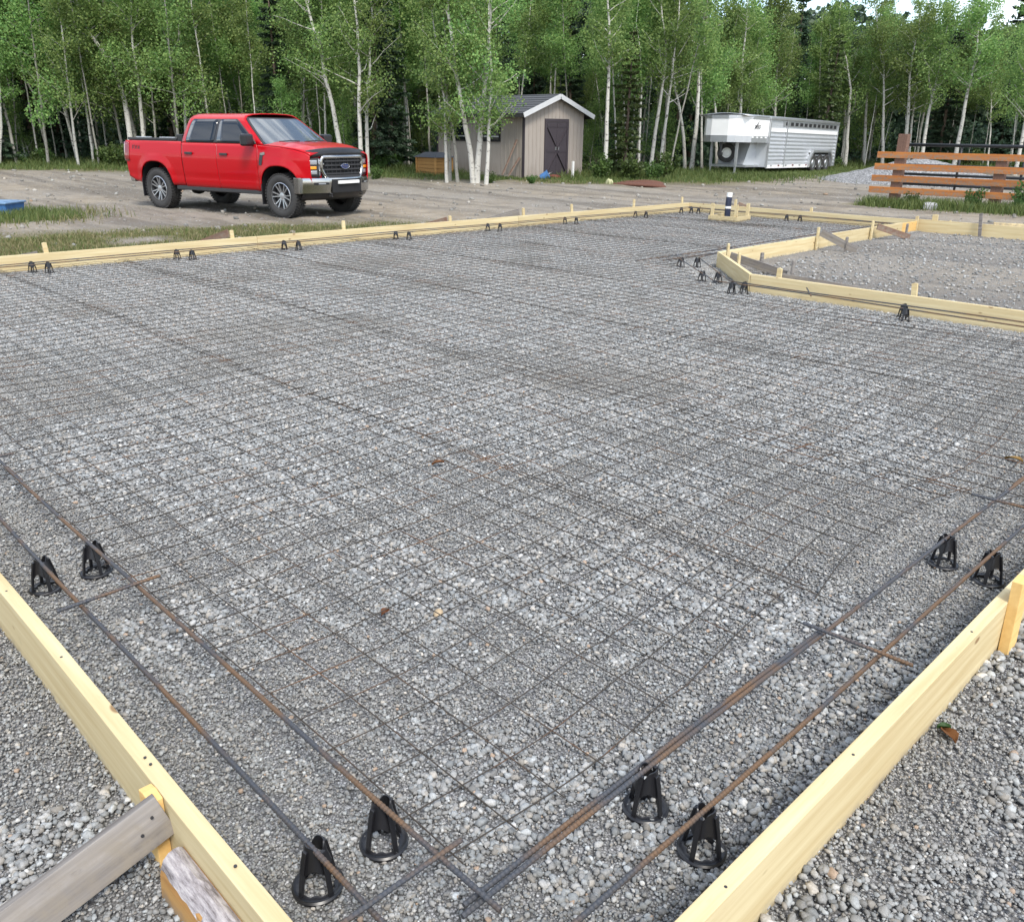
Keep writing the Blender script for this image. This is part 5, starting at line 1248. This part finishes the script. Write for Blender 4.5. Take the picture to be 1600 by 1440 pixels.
# the wood behind: a few grown trees, copied
def variant(seed, H, rad, mat='bark', **kw):
    rg = np.random.RandomState(seed); lx, ly = rg.normal(0, .35, 2)
    mb, C, Q = aspen_parts([(0, 0, 0), (lx*.3, ly*.3, H*.25), (lx*.9, ly*.9, H*.55), (lx*1.2, ly*1.2, H*.8)], rad, H, rg, **kw)
    return trunk_mesh(mb, M[mat]), make_leafmesh('crown', C, rg, .09, M['leaf'])
VA = [variant(100+i, 9, .055, 'bark' if i % 3 else 'bark_gray_or_shaded', nb=22, low=.24+.06*(i % 3), dens=1.15) for i in range(5)]
VH = [variant(150+i, 9, .05, 'bark' if i % 2 else 'bark_gray_or_shaded', nb=18, low=.46+.04*(i % 3), dens=1.2) for i in range(5)]
VP = [variant(170+i, 8.5, .036, 'bark' if i % 2 else 'bark_gray_or_shaded', nb=13, low=.50, spread=.75) for i in range(4)]
VLOW = [variant(200+i, 6, .05, 'bark_gray_or_shaded', nb=24, low=.10, dens=1.2, spread=1.05) for i in range(3)]
def spruce(seed, H, rbase, mat, nw=26, dens=1.0, low=.06):
    rg = np.random.RandomState(seed); mb = MB(); mb.tube([(0, 0, -.15), (0, 0, H*.5), (0, 0, H)], [.012*H+.03, .008*H+.015, .01], 7)
    V = []; T = []
    for w in range(nw):
        t = low+(1-low)*(w+.5)/nw; z = t*H; L = rbase*(1-t)**.8*rg.uniform(.75, 1.1)+.12
        for b in range(int(rg.randint(5, 8))):
            a = rg.rand()*6.283; l = L*rg.uniform(.6, 1.1); droop = .30*(1-t)+.05
            dx, dy = math.cos(a), math.sin(a)
            P = [np.array([dx*l*s, dy*l*s, z-droop*l*s*s+.18*l*s**3+rg.normal(0, .01)]) for s in (0, .25, .5, .75, 1)]
            mb.tube([Vector(p) for p in P], [.014, .011, .008, .006, .003], 3, False)
            m = int(dens*(34+l*95)); s = rg.uniform(.10, 1, m)**.8; side = rg.choice([-1, 1], m); ln = (.09+.26*(1-s)*min(1, l*1.2))*rg.uniform(.5, 1.2, m)
            A = np.array(P); i = np.minimum(3, (s*4).astype(int)); p = A[i]+(A[i+1]-A[i])*(s*4-i)[:, None]+rg.normal(0, .02, (m, 3))
            d = np.stack([dx*.7-side*dy*.75, dy*.7+side*dx*.75, -.22+rg.normal(0, .30, m)], 1); e = p+d*ln[:, None]; wv = np.stack([-d[:, 1], d[:, 0], rg.normal(0, .8, m)], 1)*.05
            V.append(np.stack([p-wv*.4, e-wv*.25, e+wv*.25, p+wv*.7], 1).reshape(-1, 3)); T.append(np.repeat(rg.beta(1.5, 2.2, m), 4))
    V = np.concatenate(V); T = np.concatenate(T); F = np.arange(len(V)).reshape(-1, 4)
    return trunk_mesh(mb, M['bark_dark']), np_mesh('crown', V, F, M[mat], np.array(T))
SPR = [spruce(300, 8, 1.5, 'needle'), spruce(301, 8, 1.25, 'needle', 24), spruce(302, 7, 1.4, 'needle_light', 22), spruce(303, 9, 1.3, 'needle', 28)]
def put(kind, me2, x, y, s, label, group, cat, sz=1.0):
    t = make_tree(kind, label, cat, (x, y, gz(x, y)-.03), group, (('trunk', me2[0]), ('crown', me2[1])), kind)
    t.rotation_euler = (rngt.normal(0, .035), rngt.normal(0, .035), rngt.rand()*6.283); t.scale = (s, s, s*sz); return t
def rf2xy(r, f): return (-.523+.712*r+.702*f, -.593-.702*r+.712*f)
# named spruces
x, y = rf2xy(4.05, 33.6); put('spruce_tree', SPR[2], x, y, .72, 'green spruce with layered branches round a white trunk, right of the shed', None, 'spruce', 1.0)
x, y = rf2xy(14.6, 43.5); put('spruce_tree', SPR[2], x, y, .84, 'yellowish green spruce above the middle of the trailer', None, 'spruce', 1.0)
x, y = rf2xy(15.6, 52); put('spruce_tree', SPR[3], x, y, 1.13, 'tall dark pointed spruce rising into the sky behind the trailer', None, 'spruce')
x, y = rf2xy(20.2, 52); put('spruce_tree', SPR[1], x, y, 1.12, 'tall pale green spruce top beside a sky gap, right of the trailer', None, 'spruce')
x, y = rf2xy(27.0, 50); put('spruce_tree', SPR[0], x, y, 1.16, 'tall dark spruce with its top in the sky above the fence', None, 'spruce')
x, y = rf2xy(29.5, 52); put('spruce_tree', SPR[3], x, y, 1.12, 'tall spruce at the right edge with its top against the sky', None, 'spruce')
x, y = rf2xy(-20.8, 36.5); put('spruce_tree', SPR[0], x, y, .62, 'low dark spruce with drooping branches at the photo\'s left edge', None, 'spruce')
zones = ((-60, -15.5, 'in the leafy wood left of the red truck'), (-15.5, -6.0, 'in the wood behind the red truck'), (-6.0, 3.6, 'in the wood round and behind the shed'), (3.6, 9.6, 'in the wood between the shed and the trailer'), (9.6, 16.4, 'in the wood behind the silver trailer'), (16.4, 60, 'in the wood behind the gravel pile and orange fence'))
def zone(r, f):
    for a, b, w in zones:
        if a <= r*38/f < b: return w
placed = []
def try_place(n, fr, kinds, dmin):
    c = 0; tries = 0
    while c < n and tries < n*60:
        tries += 1
        f = fr[0]+(fr[1]-fr[0])*rngt.rand(); r = rngt.uniform(-.66*f, .66*f); x, y = rf2xy(r, f)
        te_ = float(tree_edge(np.array(x), np.array(y)))
        if te_ < .6 or any((x-a)**2+(y-b)**2 < dmin*dmin for a, b in placed): continue
        if 21 < x < 28.5 and 19.8 < y < 28.2 or 18.2 < x < 22.5 and 23.5 < y < 27.8 or 28.2 < x < 41 and 17.3 < y < 22: continue
        placed.append((x, y)); c += 1; k = kinds[rngt.randint(len(kinds))]; w = zone(r, f)
        tall = 1.0 if r*38/f < 8 else .78
        if k == 'a': put('aspen_tree', (VA if r*38/f < -7 or rngt.rand() < .2 else VH)[rngt.randint(5)], x, y, tall*rngt.uniform(.88, 1.2), 'slender white barked aspen '+w, 'aspens '+w, 'aspen')
        elif k == 'p': put('aspen_tree', VP[rngt.randint(4)], x, y, tall*rngt.uniform(.85, 1.1), 'thin pole like pale aspen '+w, 'thin aspens '+w, 'aspen')
        elif k == 'l': put('young_aspen', VLOW[rngt.randint(len(VLOW))], x, y, rngt.uniform(.5, .95), 'young low branched aspen '+w, 'young aspens '+w, 'young aspen')
        else: put('spruce_tree', SPR[rngt.choice([0, 1, 3])], x, y, rngt.uniform(.75, 1.05)*(1 if tall == 1 else .85), 'dark spruce '+w, 'spruces '+w, 'spruce')
try_place(105, (34, 44), 'aaaaaaaaalls', .95)
try_place(70, (34, 47), 'p', .7)
try_place(95, (40, 52), 'aaasssl', 1.25)
try_place(85, (48, 64), 'ssssa', 1.3)
# the wood goes on behind, one mass without single trees
rg = np.random.RandomState(21); n = 150000; f = rg.uniform(57, 68, n); r = rg.uniform(-.68, .68, n)*f
top = np.where(r < 9, 11.5, 8.0)+2.2*(vnoise(r*.9, f*.0+3)-.5)+1.0*(vnoise(r*2.7, f*0+1)-.5)
x, y = rf2xy(r, f); C = np.c_[x, y, ground_z(x, y)+top*rg.rand(n)**.9]
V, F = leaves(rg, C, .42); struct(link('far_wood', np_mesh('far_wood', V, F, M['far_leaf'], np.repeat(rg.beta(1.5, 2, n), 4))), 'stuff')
# shaded leafy undergrowth deeper in the wood
n = 60000; f = rg.uniform(41, 57, n); r = rg.uniform(-.66, .66, n)*f; x, y = rf2xy(r, f); te_ = tree_edge(x, y)
k_ = (te_ > 3.5) & (rg.rand(n) < sstep(.25, .6, fbm(x*.5, y*.5))); x, y = x[k_], y[k_]
C = np.c_[x, y, ground_z(x, y)+rg.rand(len(x))**1.5*2.4*(.4+fbm(x*.4+5, y*.4))]
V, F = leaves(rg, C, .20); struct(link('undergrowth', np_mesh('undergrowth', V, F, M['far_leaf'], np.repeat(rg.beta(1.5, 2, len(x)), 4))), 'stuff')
# bushes and saplings at the foot of the wood
def bush(seed):
    rg = np.random.RandomState(seed); mb = MB(); LC = []
    for k in range(14):
        a = rg.rand()*6.283; L = rg.uniform(.35, .8); p = Vector((rg.normal(0, .06), rg.normal(0, .06), 0)); pts = [p]; d = Vector((math.cos(a)*.5, math.sin(a)*.5, 1)).normalized()
        for q in range(4): d = (d+Vector((rg.normal(0, .15), rg.normal(0, .15), 0))).normalized(); pts.append(pts[-1]+d*L/4)
        mb.tube(pts, [.010, .008, .006, .004, .003], 4, False)
        for q in (1, 2, 3, 4): LC.append(cluster_pts(rg, pts[q], .17, 26))
    return trunk_mesh(mb, M['bark_dark']), make_leafmesh('leaves', np.concatenate(LC), rg, .085, M['bushleaf'])
BU = [bush(400+i) for i in range(4)]
def putbush(x, y, s, label, group=None, sz=1):
    t = thing('bush', label, 'bush', (x, y, gz(x, y)-.03), rngt.rand()*6.28, group); link('stems', BU[rngt.randint(4)][0], t); link('leaves', BU[rngt.randint(4)][1], t); t.scale = (s, s, s*sz)
x, y = rf2xy(4.2, 32.4); putbush(x, y, 1.25, 'bright green bush at the foot of the spruce right of the shed')
x, y = rf2xy(5.0, 32.6); putbush(x, y, 1.0, 'lower green bush right of the spruce beside the shed')
x, y = rf2xy(-4.9, 31.5); putbush(x, y, .6, 'small green bush left of the honey coloured box')
x, y = rf2xy(-.9, 30.2); putbush(x, y, .5, 'small plant at the foot of the white aspens by the shed')
x, y = rf2xy(.55, 30.5); putbush(x, y, .45, 'small plant at the shed corner')
x, y = rf2xy(-14.9, 21.5); putbush(x, y, .8, 'leafy twigs reaching in at the photo\'s left edge above the tub')
for yy, s, l in ((8.6, .34, 'climbing plant just right of the fence end post'), (7.1, .42, 'climbing plant on the fence at its second post'), (6.0, .55, 'largest climbing plant on the fence, near the photo right edge')):
    putbush(22.86, yy, s, 'green '+l, None, 1.9); BL = COL.objects[-1].parent; BL.rotation_euler = (0, 0, 0); BL.scale = (s*.45, s*1.5, s*1.7)
for _ in range(46):
    for t_ in range(50):
        f = rngt.uniform(32, 46); r = rngt.uniform(-.64*f, .64*f); x, y = rf2xy(r, f); te_ = float(tree_edge(np.array(x), np.array(y)))
        if -.2 < te_ < 3.5 and not (18.2 < x < 26.6 and 21 < y < 28.5 or 28 < x < 41 and 17 < y < 22.3): break
    w = zone(r, f); putbush(x, y, rngt.uniform(.6, 1.3), 'low bush '+w, 'bushes '+w)

# ------------------------------------------------------------------ grass
def blades(P, hmin, hmax, rng, w=.010):
    n = len(P); a = rng.rand(n)*6.283; h = rng.uniform(hmin, hmax); ln = rng.normal(0, .35, (n, 2))*h[:, None]
    s = np.stack([np.cos(a), np.sin(a), np.zeros(n)], 1)*w
    m = P+np.c_[ln*.4, h*.6]; t = P+np.c_[ln, h]
    V = np.stack([P-s, P+s, m+s*.7, m-s*.7, m+s*.7, t+s*.1, t-s*.1, m-s*.7], 1).reshape(-1, 3)
    i = np.arange(n)[:, None]*8; F = np.concatenate([i+np.array([[0, 1, 2, 3]]), i+np.array([[7, 4, 5, 6]])], 1).reshape(-1, 4)
    return V, F, np.repeat(rng.beta(1.5, 1.5, n), 8)
rg = np.random.RandomState(9); XS, YS, H0, H1 = [], [], [], []
def field(x, y, keep, h0, h1):
    k = rg.rand(len(x)) < keep; XS.append(x[k]); YS.append(y[k]); H0.append(np.broadcast_to(h0, x.shape)[k]); H1.append(np.broadcast_to(h1, x.shape)[k])
n = 170000; x = rg.uniform(.3, 12, n); y = rg.uniform(10.2, 20, n)                 # rough turf behind the far board
dens_ = sstep(.12, .40, fbm(x*.6, y*.6))*(1-sstep(8.5, 12, x+(y-10)*.3))*(1-sstep(15, 17, y+x*.25)); field(x, y, dens_*.9, .015, .03+.06*dens_)
n = 4000; x = rg.normal(4.6, .7, n); y = rg.normal(18.6, .7, n); field(x, y, 1, .05, .20)
n = 170000; f = rg.uniform(30, 47, n); r = rg.uniform(-.62, .62, n)*f; x, y = rf2xy(r, f); te_ = tree_edge(x, y)
field(x, y, sstep(-2.2, -.2, te_+1.8*(fbm(x*.6, y*.6)-.5))*(1-sstep(2.5, 5, te_)), .06, .16+.22*sstep(-.5, 1.5, te_))
n = 9000; x = rg.normal(22.65, .33, n); y = rg.uniform(3.5, 9.7, n); field(x, y, .9, .05, .30)
n = 16000; x = rg.normal(31, 1.7, n); y = rg.normal(19.8, 1.6, n); field(x, y, .9, .05, .22)
n = 9000; x = rg.uniform(32, 40, n); y = rg.normal(18.0, .7, n); field(x, y, .7, .04, .14)
n = 5000; x = rg.normal(21.6, .5, n); y = rg.uniform(22.2, 27.5, n); field(x, y, .8, .04, .16)
x = np.concatenate(XS); y = np.concatenate(YS); bad = (x > 22.4) & (x < 25.9) & (y > 22.3) & (y < 27.5); x, y = x[~bad], y[~bad]
h0 = np.concatenate(H0)[~bad]; h1 = np.concatenate(H1)[~bad]
dry = (np.hypot(x-6, y-12) < 8) & (rg.rand(len(x)) < .75) & (np.hypot(x-4.6, y-18.6) > 1.3)
for nm, q in (('grass', ~dry), ('dry_grass', dry)):
    P = np.c_[x[q], y[q], ground_z(x[q], y[q])-.01]
    V, F, T = blades(P, h0[q], h1[q], rg, np.interp(np.hypot(x[q], y[q]), [10, 40], [.006, .014])[:, None])
    struct(link(nm, np_mesh(nm, V, F, M['grass' if nm == 'grass' else 'grass_dry'], T)), 'stuff')
